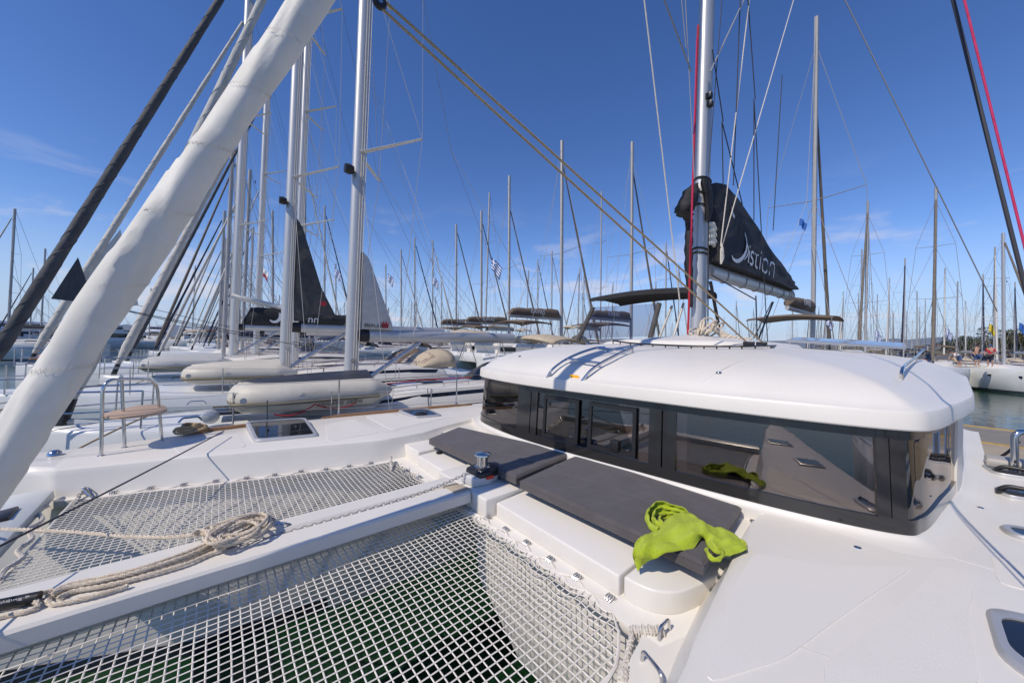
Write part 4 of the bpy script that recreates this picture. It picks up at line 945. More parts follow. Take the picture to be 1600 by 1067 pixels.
# ------------------------------------------------------------------ dinghies
def dinghy(label, x, y0, y1, z, tubecol, text=True, dark=True, wid=1.55, rz_=0., tx='super traveller', rad=.22):
    """an upturned rigid inflatable lying along the boat, bow at y1"""
    Lh = abs(y1-y0); r = rad; root = thing('inflatable_dinghy', label, 'dinghy', (x, (y0+y1)/2, z), 'upturned dinghies on the foredecks')
    hw = wid/2-r; yb = y1-r; ysn = y0
    path = [V(x-hw, ysn-.15, z+r), V(x-hw, ysn+.30, z+r), V(x-hw, ysn+Lh*.4, z+r), V(x-hw*1.0, ysn+Lh*.68, z+r+.0), V(x-hw*.72, ysn+Lh*.86, z+r+.0), V(x-hw*.28, yb-.02, z+r), V(x+hw*.28, yb-.02, z+r), V(x+hw*.72, ysn+Lh*.86, z+r), V(x+hw, ysn+Lh*.68, z+r), V(x+hw, ysn+Lh*.4, z+r), V(x+hw, ysn+.30, z+r), V(x+hw, ysn-.15, z+r)]
    P = cat_rom(path, 6); n_ = len(P); rs = [r*min(1, .14+.86*min(i, n_-1-i)/6) for i in range(n_)]
    t_ = build(MB().tube(P, rs, 16), 'buoyancy_tube', tubecol, root)
    off = [p+V((p.x-x)/max(.2, abs(p.x-x))*r*.93 if abs(p.x-x) > .15 else 0, r*.93*max(0, (p.y-(yb-.3))/.3) if p.y > yb-.3 else 0, -.07) for p in P[5:-5]]
    build(MB().tube(off, .036, 6), 'rubbing_strake', 'pvcs', t_)
    # upturned hull between the tubes
    rg = []
    for u in (0, .2, .4, .6, .75, .87, .95, 1.0):
        y = ysn+.25+(Lh-.45)*u; k = 1 if u < .55 else max(.06, 1-((u-.55)/.45)**2.2); ww = (hw+.10)*k; zz = z+2*r-.05; hh = .20*(1-.6*u*u)
        rg.append([V(x-ww, y, zz-.04), V(x-ww*.5, y, zz+hh*.55), V(x, y, zz+hh), V(x+ww*.5, y, zz+hh*.55), V(x+ww, y, zz-.04), V(x, y, zz-.10)])
    build(MB().loft(rg), 'bottom', 'pvcd' if dark else tubecol, root, smooth=60)
    mbh = MB().tube(sag((x-hw-r*1.0, ysn+Lh*.25, z+.10), (x-hw-r*1.0, ysn+Lh*.52, z+.14), .10), .012, 6); mbh.tube(sag((x-hw-r, ysn+Lh*.52, z+.14), (x-hw-r*.9, ysn+Lh*.76, z+.02), .10), .012, 6)
    if dark: build(mbh, 'grab_line', 'ropered', root)
    if text: text_obj('lettering', tx, .14, 'printk', t_, (x-hw-r*1.02, ysn+Lh*.20, z+.15), (0, 1, 0), (.15, 0, -1), .25, .001)
    for yv in (.3, .62): build(MB().lathe((x-hw-r*.98, ysn+Lh*(yv+.3), z+r+.02), [(0, -.01), (.05, -.01), (.045, .012), (0, .014)], 14, 'X'), 'lifting_patch', 'pvcg', t_)
    if rz_: root.rotation_euler = (0, 0, rz_)
    return root

# ------------------------------------------------------------------ sailboats moored alongside (local: bow +Y, mast at y=0, water z=0)
def boat_hull(root, L0, L1, beam, fb, hullm='hullwhite', stripe=None, deckm='gel'):
    def hb(u): return beam/2*(.80+.20*math.sin(min(1, u/.45)*math.pi/2)) if u < .45 else beam/2*max(.012, (1-((u-.45)/.55)**2.3))
    rg = []; us = [0, .12, .25, .4, .55, .68, .78, .86, .92, .96, .985, 1.0]
    zd = lambda u: fb*(.90+.22*max(0, u-.2)**1.2)
    for u in us:
        y = L0+(L1-L0)*u; b = hb(u); z_ = zd(u); s_ = .06*(u > .97)
        rg.append([V(-b*.55, y-s_*6, -.85), V(-b*.93, y-s_*3, -.30), V(-b*.995, y, z_*.6), V(-b, y, z_-.05), V(-b+.02, y, z_), V(-b*.5, y, z_+.05), V(0, y, z_+.07), V(b*.5, y, z_+.05), V(b-.02, y, z_), V(b, y, z_-.05), V(b*.995, y, z_*.6), V(b*.93, y-s_*3, -.30), V(b*.55, y-s_*6, -.85)])
    h = build(MB().loft(rg), 'hull', hullm, root, smooth=45)
    for sx in (-1, 1):
        for (a, c_, m_, nm) in ((.0, .13, 'boot', 'boot_stripe'),)+(((.70, .83, stripe, 'sheer_stripe'),) if stripe else ()):
            rows = [[V(sx*((hb(u)*.935 if f_ < .6 else hb(u))+.008), L0+(L1-L0)*u, (-.42 if f_ == 0 else -.27 if f_ < .2 else zd(u)*f_)) for u in [k/24 for k in range(24)]] for f_ in (a, c_)]
            build(MB().grid(rows), nm, m_, h)
    return hb, zd
def coach(root, y0, y1, wid, zb, h, m='gel', win=True):
    rg = []
    for u, hh, ww in ((0, .05, .92), (.03, .75, .97), (.25, 1, 1), (.55, .95, .97), (.8, .62, .82), (.95, .22, .58), (1, .02, .48)):
        y = y0+(y1-y0)*u; w_ = wid/2*ww; t_ = h*hh
        rg.append([V(-w_, y, zb-.05), V(-w_*.97, y, zb+t_*.35), V(-w_*.86, y, zb+t_*.9), V(-w_*.6, y, zb+t_), V(0, y, zb+t_*1.06), V(w_*.6, y, zb+t_), V(w_*.86, y, zb+t_*.9), V(w_*.97, y, zb+t_*.35), V(w_, y, zb-.05)])
    c_ = build(MB().loft(rg), 'coachroof', m, root, smooth=45)
    if win:
        for sx in (-1, 1):
            P = [V(sx*wid*.33, y0+(y1-y0)*u, zb+h*1.03*interp(((.2, 1), (.55, .96), (.8, .66)), u)+.07) for u in (.18, .3, .42, .54, .66)]
            hr = MB().tube(P, .014, 6)
            for q in P: hr.tube([q, q-V(0, 0, .10)], .012, 5)
            build(hr, 'handrail', 'steel', c_)
            ln = MB()
            for k in range(3): ln.tube([V(sx*(.18+.05*k), -.1, zb+h*.9), V(sx*(.45+.06*k), y0*.45, zb+h*1.03), V(sx*(.5+.06*k), y0+.15, zb+h*1.0)], .009, 4)
            build(ln, 'control_lines', ('ropew', 'ropered')[sx > 0], c_)
            build(MB().lathe((sx*.62, y0+.25, zb+h*1.0), [(0, 0), (.08, 0), (.06, .05), (.055, .10), (.075, .13), (0, .14)], 12), 'winch', 'steel', c_)
        for yy, ww in ((y0+(y1-y0)*.62, .24), (y0+(y1-y0)*.42, .28)):
            zz = zb+h*1.0*interp(((.2, 1.05), (.55, .99), (.8, .62)), (yy-y0)/(y1-y0))
            build(MB().box(-ww, ww, yy-ww, yy+ww, zz-.06, zz+.035), 'roof_hatch', 'hatchglass', c_, bevel=.015)
    if win:
        for sx in (-1, 1):
            rows = []
            for f_ in (.22, .72):
                rows.append([V(sx*(wid/2*(.985-.10*f_)*interp(((0, .97), (.25, 1), (.55, .97), (.8, .84)), u)+.012), y0+(y1-y0)*(u+(f_-.2)*-.06), zb+h*f_*interp(((0, .8), (.25, 1), (.55, .95), (.8, .55)), u)) for u in [.10+.62*k/12 for k in range(13)]])
            build(MB().grid(rows), 'cabin_window', 'hatchglass', c_)
    return c_
def rig(root, H, r, zb, bow, stern, hb0, furl='furlwhite', fr=.075, boomz=None, boomL=4.8, sp=(.36, .66), vang=True, mastm='alu', rk=.02, simple=False, wirer=.007):
    y_ = lambda z: -rk*(z-zb)
    m = build(MB().loft([[V(r*.72*math.cos(q), y_(z)+r*math.sin(q), z) for q in [2*math.pi*k/(8 if simple else 14) for k in range(8 if simple else 14)]] for z in (zb, zb+(H-zb)*.6, H)]), 'mast', mastm, root)
    tips = []
    for f_ in sp:
        z = zb+(H-zb)*f_
        for sx in (-1, 1):
            t_ = V(sx*hb0*.8*(1-.25*(f_ > .5)), y_(z)-(.30 if simple else .95), z+.10); tips.append((sx, t_))
            build(MB().tube([V(sx*.04, y_(z), z), t_], [.07 if not simple else .045, .04 if not simple else .028], 6, flat=.45), 'spreader', mastm if simple else 'hullwhite', m)
    ws = MB()
    for sx in (-1, 1):
        ch = V(sx*hb0*.95, -.35, zb-.35); c_ = [t for s, t in tips if s == sx]
        ws.tube([ch]+c_+[V(0, y_(H*.93), H*.93)], wirer, 4); ws.tube([ch, V(0, y_(c_[0].z), c_[0].z-.15)], wirer, 4)
        if len(c_) > 1: ws.tube([c_[0], V(0, y_(c_[1].z), c_[1].z-.1)], wirer*.8, 4)
    for sx in (-1, 1): ws.tube([V(sx*hb0*.7, stern+.1, zb-.5), V(0, stern*.35, zb+(H-zb)*.42), V(0, y_(H), H)], wirer, 4)
    build(ws, 'shrouds', 'wire', m)
    if furl:
        a, b = V(0, bow-.25, zb-.25), V(0, y_(H*.95)+.1, H*.95); n_ = 26; pts = []; rs = []
        for i in range(n_+1):
            u = i/n_; pts.append(a.lerp(b, .025+.955*u)); rs.append((fr*(1.0-.55*u)*(1+.05*math.sin(i*2.3)))*(.5 if i == 0 else 1))
        f_ = build(MB().tube(pts, rs, 10), 'furled_headsail', furl, root); build(MB().tube([a-V(0, 0, .1), a.lerp(b, .03)], [.07, .06], 8), 'furling_drum', 'black', f_); build(MB().tube([a.lerp(b, .97), b], .012, 5), 'forestay', 'wire', f_)
        if not simple:
            sp_ = MB(); ax_ = (b-a).normalized(); s_ = V(1, 0, 0); t_ = ax_.cross(s_)
            for j in range(2):
                sp_.tube([a.lerp(b, .05+.9*i/260)+(s_*math.cos(i*.30+j*3)+t_*math.sin(i*.30+j*3))*fr*(.985-.55*i/260) for i in range(261)], .006, 4)
            build(sp_, 'sail_leech', furl, f_)
    if not simple:
        hy = MB()
        for k in range(3): hy.tube([V(-r*.78-.02*k, y_(zb)-.05*k-.02, zb+.15), V(-r*.78-.02*k, y_(H)-.05*k-.02, H-.3)], .008, 4)
        hy.tube([V(r*.5, y_(zb)-r, zb+.9), V(r*.5, y_(H)-r, H-.3)], .007, 4)
        build(hy, 'halyards', 'ropew', m)
        for zz, sx in ((zb+.75, -1), (zb+.95, 1)): build(MB().lathe((sx*r*.8, y_(zz), zz), [(0, -.08), (.06, -.08), (.045, -.02), (.05, .05), (.065, .09), (0, .10)], 12, 'X'), 'mast_winch', 'steel', m)
        build(MB().box(-.02, .02, y_(zb)+r, y_(zb)+r+.04, zb+(H-zb)*.62, zb+(H-zb)*.62+.16), 'steaming_light', 'black', m)
    if boomz:
        lj = MB()
        for sx in (-1, 1):
            t_ = V(sx*.05, y_(zb+(H-zb)*.5), zb+(H-zb)*.5); mdp = V(sx*.16, -boomL*.42, boomz+2.2); lj.tube([t_, mdp], wirer*.8, 4)
            for fy in (.3, .55, .85): lj.tube([mdp, V(sx*.12, -boomL*fy, boomz+.05)], wirer*.8, 4)
        build(lj, 'lazy_jacks', 'ropew' if not simple else 'wire', m)
        bm = build(MB().loft([[V(.11*math.cos(q), y, boomz+.03*(-y/boomL)+.15*math.sin(q)) for q in [2*math.pi*k/12 for k in range(12)]] for y in (-.28, -boomL)]), 'boom', mastm, root)
        build(MB().loft([[V(.115*math.cos(q), y, boomz+.155*math.sin(q)) for q in [2*math.pi*k/12 for k in range(12)]] for y in (-.16, -.40)]), 'boom_end', 'black', bm)
        if vang: build(MB().tube([V(0, -.15, zb+.12), V(0, -1.75, boomz-.14)], .055, 8), 'vang', 'alu', bm); build(MB().tube([V(0, -.15, zb+.08), V(0.02, -1.75, boomz-.2)], .012, 5), 'vang_line', 'ropew', bm)
    return m
def pulpit(root, L1, hbf, zd, s=1):
    pts = []; y0, y1 = L1-1.25, L1+.05; z = zd(.94); h = .62
    b0 = .62
    mb = MB()
    mb.tube(arc_fillet([V(-b0, y0, z+h), V(-.28, y1, z+h+.02), V(.28, y1, z+h+.02), V(b0, y0, z+h)], .15, 5), .0145, 8); mb.tube(arc_fillet([V(-b0, y0, z+h*.5), V(-.3, y1-.1, z+h*.5), V(-.3, y1-.1, z+h*.5)], .1, 3), .0125, 8); mb.tube(arc_fillet([V(b0, y0, z+h*.5), V(.3, y1-.1, z+h*.5), V(.3, y1-.1, z+h*.5)], .1, 3), .0125, 8)
    for sx in (-1, 1):
        for (x_, y_, k) in ((b0, y0, 1), (b0*.8, y0+.45, 1), (.3, y1-.1, 1)): mb.tube([V(sx*(x_-.02), y_+.02, z), V(sx*x_, y_, z+h)], .0145, 8)
    build(mb, 'pulpit', 'steel', root)
def stanch(root, L0, L1, hbf, zd, us, h=.62):
    for sx in (-1, 1):
        tops = []
        for u in us:
            p = V(sx*(hbf(u)-.07), L0+(L1-L0)*u, zd(u)); build(MB().tube([p, p+V(0, 0, h)], .0125, 6), 'stanchion', 'steel', root); tops.append(p)
        for k in (1, .5):
            mb = MB(); P = [p+V(0, 0, h*k-.01) for p in tops]+[V(sx*.62, L1-1.25, zd(.94)+.62*k)]
            for a, b in zip(P, P[1:]): mb.tube(sag(a, b, .015, 4), .0042, 4)
            build(mb, 'lifeline', 'wire', root)
def sprayhood(root, y0, y1, wid, z, h, m='clothn', win='vinyl'):
    rg = []
    for u, k in ((0, 0.08), (.25, .62), (.55, .95), (.8, 1.0), (1.0, .98)):
        y = y1+(y0-y1)*u; n_ = 12
        rg.append([V(wid/2*math.cos(q)*(.94+.06*u), y, z+h*k*math.sin(q)**.6) for q in [math.pi*(1-j/n_) for j in range(n_+1)]])
    s = build(MB().grid(rg), 'sprayhood', m, root, smooth=60); md_ = s.modifiers.new('thick', 'SOLIDIFY'); md_.thickness = .01
    q = [[p+V(0, .02, .012) for p in r_[2:-2]] for r_ in rg[0:3]]; q = [[p for p in r_] for r_ in q]
    build(MB().grid([[q[0][i].lerp(q[2][i], .15) for i in range(len(q[0]))], [q[0][i].lerp(q[2][i], .5)+V(0, .03, .03) for i in range(len(q[0]))], [q[0][i].lerp(q[2][i], .85)+V(0, .01, .0) for i in range(len(q[0]))]]), 'sprayhood_window', win, s)
def bimini(root, y0, y1, wid, z, m='baggrey', posts=1.1):
    rg = []
    for u in (0, .08, .3, .5, .7, .92, 1):
        y = y0+(y1-y0)*u; zz = z+.10*math.sin(math.pi*u)
        rg.append([V(wid/2*(1-2*v), y, zz+.16*math.sin(math.pi*v)-(.06 if u in (0, 1) else 0)) for v in [k/8 for k in range(9)]])
    s = build(MB().grid(rg), 'bimini', m, root, smooth=60); md_ = s.modifiers.new('thick', 'SOLIDIFY'); md_.thickness = .05
    for sx in (-1, 1):
        for y in (y0, y1): build(MB().tube([V(sx*wid/2*.98, (y0+y1)/2+(y-(y0+y1)/2)*.5, z-posts), V(sx*wid/2*.97, y, z-.02)], .02, 6), 'bimini_bow', 'alud', s)
def bagloft(root, y0, y1, z0, h0, h1, m, name='sail_cover', w=.17, n=16):
    rg = []
    for i in range(n+1):
        u = i/n; y = y0+(y1-y0)*u; hh = h0+(h1-h0)*u**.8; e = min(1, i/1.5+.2, (n-i)/1.5+.25); ring = []
        for k in range(12):
            q = 2*math.pi*k/12; ring.append(V(w*e*math.cos(q)*(1+.12*math.sin(i*1.3+k)), y, z0+hh*e*.5*(1+math.sin(q))*(1+.04*math.sin(i*2.1))))
        rg.append(ring)
    return build(MB().loft(rg), name, m, root, smooth=60)
def flag(label, p, w=.62, h=.40, kind='greek', yaw_=0.):
    """small flag hanging half folded in light wind"""
    o_ = []; mb = MB(); rows = []; d = V(math.cos(yaw_), math.sin(yaw_), 0); s_ = V(-d.y, d.x, 0)
    n_, m_ = 12, 9
    for j in range(m_+1):
        v = j/m_; rows.append([V(*p)+d*(w*.62*i/n_*(1-.25*v))+s_*(.05*math.sin(i*.9+v*2))+V(0, 0, -h*v-.62*w*(i/n_)**1.3) for i in range(n_+1)])
    mb.grid(rows); me = bpy.data.meshes.new('flag'); me.from_pydata(mb.v, [], mb.f)
    o = bpy.data.objects.new('courtesy_flag', me); col.objects.link(o)
    if kind == 'greek':
        me.materials.append(MT['flagblue']); me.materials.append(MT['flagwhite'])
        for f_ in me.polygons:
            r_, c_ = divmod(f_.index, n_)
            blue = r_ % 2 == 0
            if c_ < 5 and r_ < 5: blue = not (c_ == 2 or r_ == 2)
            f_.material_index = 0 if blue else 1
    elif kind == 'white': me.materials.append(MT['flagwhite'])
    elif kind == 'yellow': me.materials.append(MT['clothy'])
    elif kind == 'blue': me.materials.append(MT['flagblue'])
    elif kind == 'red': me.materials.append(MT['flagwhite']); me.materials.append(MT['clothr']); [setattr(f_, 'material_index', 1 if divmod(f_.index, n_)[0] > 4 else 0) for f_ in me.polygons]
    me.polygons.foreach_set('use_smooth', [True]*len(me.polygons)); m2 = o.modifiers.new('t', 'SOLIDIFY'); m2.thickness = .004
    return tag(o, label, 'flag', 'flags on the moored boats')
# ------------------------------------------------------------------ the row of sailboats to starboard
G1 = 'sailboats moored in the row alongside'
def place(root, x, y, rz_=0.): root.location = (x, y, 0); root.rotation_euler = (0, 0, rz_); return root
def tri_bag(root, m, pts, text=None, mt='printk', crown=True):
    """raised end of a boom bag: a thin wedge of canvas behind the mast; pts in (y, z)"""
    cy, cz = sum(p[0] for p in pts)/len(pts), sum(p[1] for p in pts)/len(pts)
    rg = [[V(sx*w_, cy+(y-cy)*k, cz+(z-cz)*k) for y, z in pts] for sx, w_, k in ((-1, .11, .93), (-1, .09, 1.0), (1, .09, 1.0), (1, .11, .93))]
    b = build(MB().loft(rg), 'sail_bag', m, root, smooth=40)
    if crown:
        c_ = V(-.118, cy-.22, cz-.62)
        pr = [(a*.62, b*.62) for a, b in ((-.17, .14), (-.10, .02), (-.06, .17), (0, .03), (.06, .17), (.10, .02), (.17, .14), (.12, -.12), (-.12, -.12))]
        build(MB().plate([c_+V(0, -y, z) for y, z in pr], (-.004, 0, 0)), 'crown_emblem', 'printr', b, smooth=0)
    if text: text_obj('lettering', text[0], text[1], mt, b, (-.122, text[2], text[3]), (0, -1, 0), (0, 0, 1), .1, .001)
    return b
# boat 1
b1 = thing('sailboat', 'white sailboat moored nearest alongside, an upturned dinghy with dark bottom on its foredeck', 'sailboat', group=G1)
hb, zd = boat_hull(b1, -7.4, 4.6, 3.9, 1.36, 'hullwhite'); coach(b1, -4.6, 1.5, 2.5, 1.42, .40)
rig(b1, 17.5, .15, 1.72, 4.6, -7.4, 1.75, 'furlgrey', .095, boomz=3.05, boomL=5.0); pulpit(b1, 4.6, hb, zd); stanch(b1, -7.4, 4.6, hb, zd, (.2, .36, .52, .68, .80))
sprayhood(b1, -4.9, -3.7, 2.3, 1.75, .62, 'baggrey', 'clearvinyl'); bimini(b1, -7.1, -5.5, 2.6, 3.0, 'tan')
tri_bag(b1, 'bagwhite', [(-.22, 3.22), (-.22, 5.05), (-.36, 4.9), (-.95, 3.35), (-.95, 3.2)], ('tion.com', .16, -.26, 3.26))
for y in (-.1,): build(MB().lathe((-.13, .14, 6.9), [(0, -.09), (.09, -.09), (.12, 0), (.10, .10), (0, .11)], 14, 'Y'), 'deck_floodlight', 'black', b1)
build(MB().tube(arc_fillet([V(.0, 4.2, 1.55), V(0, 5.0, 1.62), V(0, 5.15, 1.35), V(0, 4.85, 1.1)], .1), .05, 8), 'anchor', 'alud', b1)
build(MB().lathe((-.95, 2.5, 1.58), [(0, -.05), (.05, -.05), (.11, -.02), (.125, .05), (.06, .08), (0, .08)], 18, 'X'), 'line_drum', 'alu', b1)
for y in (.9, 2.2):
    q = [V(-.75, y-.28, 1.545), V(-.2, y-.28, 1.60), V(-.2, y+.28, 1.62), V(-.75, y+.28, 1.565)]; build(MB().plate(q, (0, 0, .03)), 'deck_hatch', 'hatchglass', b1, bevel=.006)
build(MB().box(-1.99, -1.965, -1.2, .6, .98, 1.13), 'hull_window', 'hatchglass', b1)
place(b1, 8.9, -2.39)
dinghy('pale inflatable dinghy with dark bottom upturned on the nearest sailboat', 8.12, -2.78, -.10, 1.60, 'pvc', wid=1.42, rad=.27)
b0 = thing('sailboat', 'white sailboat moored to the other side, seen only reflected in the dark cabin windows', 'sailboat', group=G1)
hb, zd = boat_hull(b0, -7.2, 4.8, 3.9, 1.40, 'hullwhite'); coach(b0, -4.6, 1.5, 2.5, 1.45, .40); rig(b0, 17, .15, 1.72, 4.8, -7.2, 1.75, 'furlwhite', .095, boomz=3.05, boomL=5.0); pulpit(b0, 4.8, hb, zd); stanch(b0, -7.2, 4.8, hb, zd, (.2, .36, .52, .68, .80))
place(b0, -5.6, 1.2)
# boat 2
b2 = thing('sailboat', 'white sailboat second in the row, with charcoal boom bag and thick charcoal furled headsail', 'sailboat', group=G1)
hb, zd = boat_hull(b2, -7.6, 5.75, 4.2, 1.60, 'hullwhite', stripe='hullgrey'); coach(b2, -5, 1.2, 2.7, 1.68, .40)
rig(b2, 18.5, .16, 1.95, 5.75, -7.6, 1.9, 'furldark', .125, boomz=3.30, boomL=5.4); pulpit(b2, 5.75, hb, zd); stanch(b2, -7.6, 5.75, hb, zd, (.2, .36, .52, .68, .80))
sprayhood(b2, -5.3, -4.0, 2.4, 2.0, .65, 'tan', 'clearvinyl'); bimini(b2, -7.4, -5.7, 2.8, 3.2, 'tan')
tri_bag(b2, 'baggrey', [(-.22, 3.5), (-.22, 6.7), (-.40, 6.4), (-.95, 4.6), (-1.45, 3.6), (-1.45, 3.5)])
bg_ = bagloft(b2, -.35, -2.6, 3.40, .40, .34, 'bag', w=.16); text_obj('lettering', 'nn', .32, 'print', bg_, (-.20, -.55, 3.46), (0, -1, 0), (0, 0, 1), .1, .001)
build(MB().lathe((-.13, .14, 7.1), [(0, -.09), (.09, -.09), (.12, 0), (.10, .10), (0, .11)], 14, 'Y'), 'deck_floodlight', 'black', b2)
build(MB().box(-2.12, -2.095, 1.0, 1.8, 1.05, 1.17), 'hull_window', 'hatchglass', b2); build(MB().box(-2.12, -2.095, -3.0, -1.4, 1.02, 1.17), 'hull_window', 'hatchglass', b2)
cl_ = [(4.50, 3.75), (4.12, 4.75), (3.86, 3.70)]
build(MB().plate([V(-.02, y, z) for y, z in cl_], (.02, 0, 0)), 'sail_clew', 'furldark', b2)
build(MB().tube(sag((0, 3.86, 3.70), (.6, -4.0, 2.3), .12), .010, 5), 'headsail_sheet', 'darkwire', b2); build(MB().tube(sag((0, 3.86, 3.70), (-.6, -4.0, 2.3), .2), .010, 5), 'headsail_sheet', 'darkwire', b2)
place(b2, 12.8, -1.54)
dinghy('pale inflatable dinghy upturned on the second sailboat of the row', 12.0, -1.55, .75, 1.78, 'pvc', dark=False, wid=1.35)
# boats 3 to 5
b3 = thing('sailboat', 'white sailboat third in the row, with a cream furled headsail above black drum', 'sailboat', group=G1)
hb, zd = boat_hull(b3, -8, 5.3, 4.1, 1.52); coach(b3, -5, 1.2, 2.6, 1.58, .4); rig(b3, 17.8, .13, 1.9, 5.3, -8, 1.9, 'furlwhite', .125, boomz=3.25, boomL=5.2); pulpit(b3, 5.3, hb, zd); stanch(b3, -8, 5.3, hb, zd, (.2, .4, .6, .78))
sprayhood(b3, -5.3, -4.0, 2.4, 1.95, .62, 'bagtaupe', 'clearvinyl'); bimini(b3, -7.6, -5.7, 2.8, 3.1, 'baggrey'); bagloft(b3, -.4, -5.2, 3.33, .40, .28, 'bag', w=.15)
place(b3, 17, -2.37)
dinghy('grey inflatable dinghy upturned on the third sailboat of the row', 16.3, -.3, 2.0, 1.80, 'pvcg', text=False, dark=False, wid=1.35)
b4 = thing('sailboat', 'white sailboat with black boom bag bearing a white crescent, a man seated at its bow', 'sailboat', group=G1)
hb, zd = boat_hull(b4, -8.2, 6.1, 4.4, 1.72); coach(b4, -5, 1.2, 2.7, 1.78, .4); rig(b4, 19, .18, 2.1, 6.1, -8.2, 2.0, 'furlwhite', .13, boomz=3.45, boomL=5.4); pulpit(b4, 6.1, hb, zd); stanch(b4, -8.2, 6.1, hb, zd, (.2, .4, .6, .78))
bg_ = bagloft(b4, -.3, -5.4, 3.5, 1.05, .6, 'bag', w=.2)
P_ = [V(-.27, -1.55+.30*math.cos(q)*1.0, 4.05+.36*math.sin(q)) for q in [R(-200)+R(150)*k/14 for k in range(15)]]+[V(-.27, -1.50+.22*math.cos(q), 4.10+.30*math.sin(q)) for q in [R(-50)-R(150)*k/14 for k in range(15)]]
build(MB().plate(P_, (-.006, 0, 0)), 'crescent_emblem', 'print', bg_, smooth=0); text_obj('lettering', 'istion', .42, 'print', bg_, (-.275, -2.0, 3.8), (0, -1, 0), (0, 0, 1), .1, .001)
build(MB().tube(cat_rom([V(0, .1, 4.9), V(-.12, -.5, 4.75), V(.1, -1.2, 4.62), V(-.05, -2.2, 4.4), V(0, -3.2, 4.2)], 6), .13, 8), 'flaked_sail', 'genoa', bg_)
build(MB().plate([V(-.02, y, z) for y, z in ((4.75, 4.9), (3.65, 7.2), (3.1, 4.2), (4.3, 3.95))], (.03, 0, 0)), 'sail_clew', 'genoa', b4)
build(MB().tube(sag((0, 3.1, 4.2), (.8, -4.5, 2.5), .1), .011, 5), 'headsail_sheet', 'darkwire', b4)
place(b4, 21, -.49)
b5 = thing('sailboat', 'white sailboat fifth in the row, with a black furled headsail', 'sailboat', group=G1)
hb, zd = boat_hull(b5, -8, 5.4, 4.1, 1.55); coach(b5, -5, 1.2, 2.6, 1.6, .4); rig(b5, 18, .16, 1.95, 5.4, -8, 1.9, 'furldark', .10, boomz=3.3, boomL=5.0); pulpit(b5, 5.4, hb, zd)
bagloft(b5, -.3, -5, 3.35, .5, .3, 'furlblue', w=.16); place(b5, 25.4, atx(400, 540, 25.4).y)

for (bx, bw, nm) in ((8.9, 1.98, 'nearest'), (12.8, 2.12, 'second'), (17, 2.08, 'third')):
    for y in (-.6, -3.4):
        p = V(bx-bw-.14, y, .75); f_ = thing('fender', 'white fender hanging on the %s sailboat, %s of two' % (nm, 'forward' if y > -1 else 'aft'), 'fender', (p.x, p.y, p.z-.35), 'fenders between the hulls')
        build(MB().lathe(p, [(0, -.36), (.05, -.35), (.12, -.26), (.13, 0), (.12, .26), (.05, .35), (.03, .40), (0, .40)], 14), 'body', 'pvc', f_); build(MB().tube([p+V(0, 0, .38), p+V(.12, 0, 1.2)], .008, 5), 'lanyard', 'clothn', f_)
for rt, bow_ in ((b1, 4.6), (b2, 5.75), (b3, 5.3)):
    for sx in (-1, 1): build(MB().tube(cat_rom([V(sx*.5, bow_-1.3, 1.62), V(sx*.9, bow_-.9, 1.45), V(sx*1.6, bow_+.6, .6), V(sx*2.2, bow_+2.5, -.4)], 6), .014, 6), 'mooring_line', 'ropetan', rt)
    for sx in (-1, 1): build(MB().tube(arc_fillet([V(sx*.95, bow_-2.0, 1.54), V(sx*.95, bow_-1.95, 1.61), V(sx*.95, bow_-1.75, 1.61), V(sx*.95, bow_-1.7, 1.54)], .03), .018, 6), 'cleat', 'steel', rt)
# ------------------------------------------------------------------ farther boats: prototypes, then copies
def small_boat(name, H, furl, cover, mastm='alud', rr=.11, wirer=.013, coverh=.42):
    t = bpy.data.objects.new('sailboat', None); col.objects.link(t); PINV[t.name] = Matrix.Identity(4)
    boat_hull(t, -7, 4.6, 3.8, 1.4); coach(t, -4.4, 1.2, 2.4, 1.45, .42); rig(t, H, rr, 1.75, 4.6, -7, 1.75, furl, .11, boomz=3.0, boomL=4.7, vang=False, mastm=mastm, simple=True, wirer=wirer)
    if cover: bagloft(t, -.3, -4.7, 3.05, coverh, .28, cover, w=.16)
    sprayhood(t, -4.7, -3.6, 2.2, 1.8, .6, cover or 'tan', 'vinyl'); bimini(t, -6.9, -5.3, 2.5, 2.95, cover or 'tan')
    return t
protos = {'w': small_boat('w', 16, 'furlwhite', 'baggrey'), 'n': small_boat('n', 16, 'furlblue', 'furlblue'), 'b': small_boat('b', 16, 'furlbrown', 'bagtaupe', rr=.13), 'x': small_boat('x', 16, None, 'tan')}
used = set(); GF = 'distant sailboats in the marina'
FARL = {'w': 'white sailboat with pale furled headsail', 'n': 'white sailboat with navy furled headsail',
        'b': 'white sailboat with taupe furled headsail', 'x': 'white sailboat with bare forestay'}
def put(k, loc, rz_, s):
    o = protos[k]
    if k in used: o = dup(o, loc, rz_, s)
    else: used.add(k); o.location = loc; o.rotation_euler = (0, 0, rz_); o.scale = (s,)*3 if not isinstance(s, tuple) else s
    q_ = Vector(loc)-O; pxm = CX+F*q_.dot(XC)/max(.1, q_.dot(VV)); dd = q_.dot(VV)
    zone = next(t for lim, t in ((120, 'left of the big furled sail'), (340, 'right beside the big furled sail'), (400, 'in the row left of the charcoal bag'), (545, 'between the two triangular bags'), (700, 'left of the taupe boom covers'), (900, 'behind the taupe boom covers'), (1090, 'around the clear helm canopy'), (1300, 'behind the black sail bag'), (1440, 'above the solar panel'), (1520, 'above the grab rail'), (9e9, 'beyond the quay at the right edge')) if pxm < lim)
    tag(o, FARL[k]+', '+('near, ' if dd < 45 else 'far off, ' if dd > 75 else '')+zone, 'sailboat', GF+', '+{'w': 'pale sails', 'n': 'navy sails', 'b': 'taupe sails', 'x': 'bare forestays'}[k]); return o
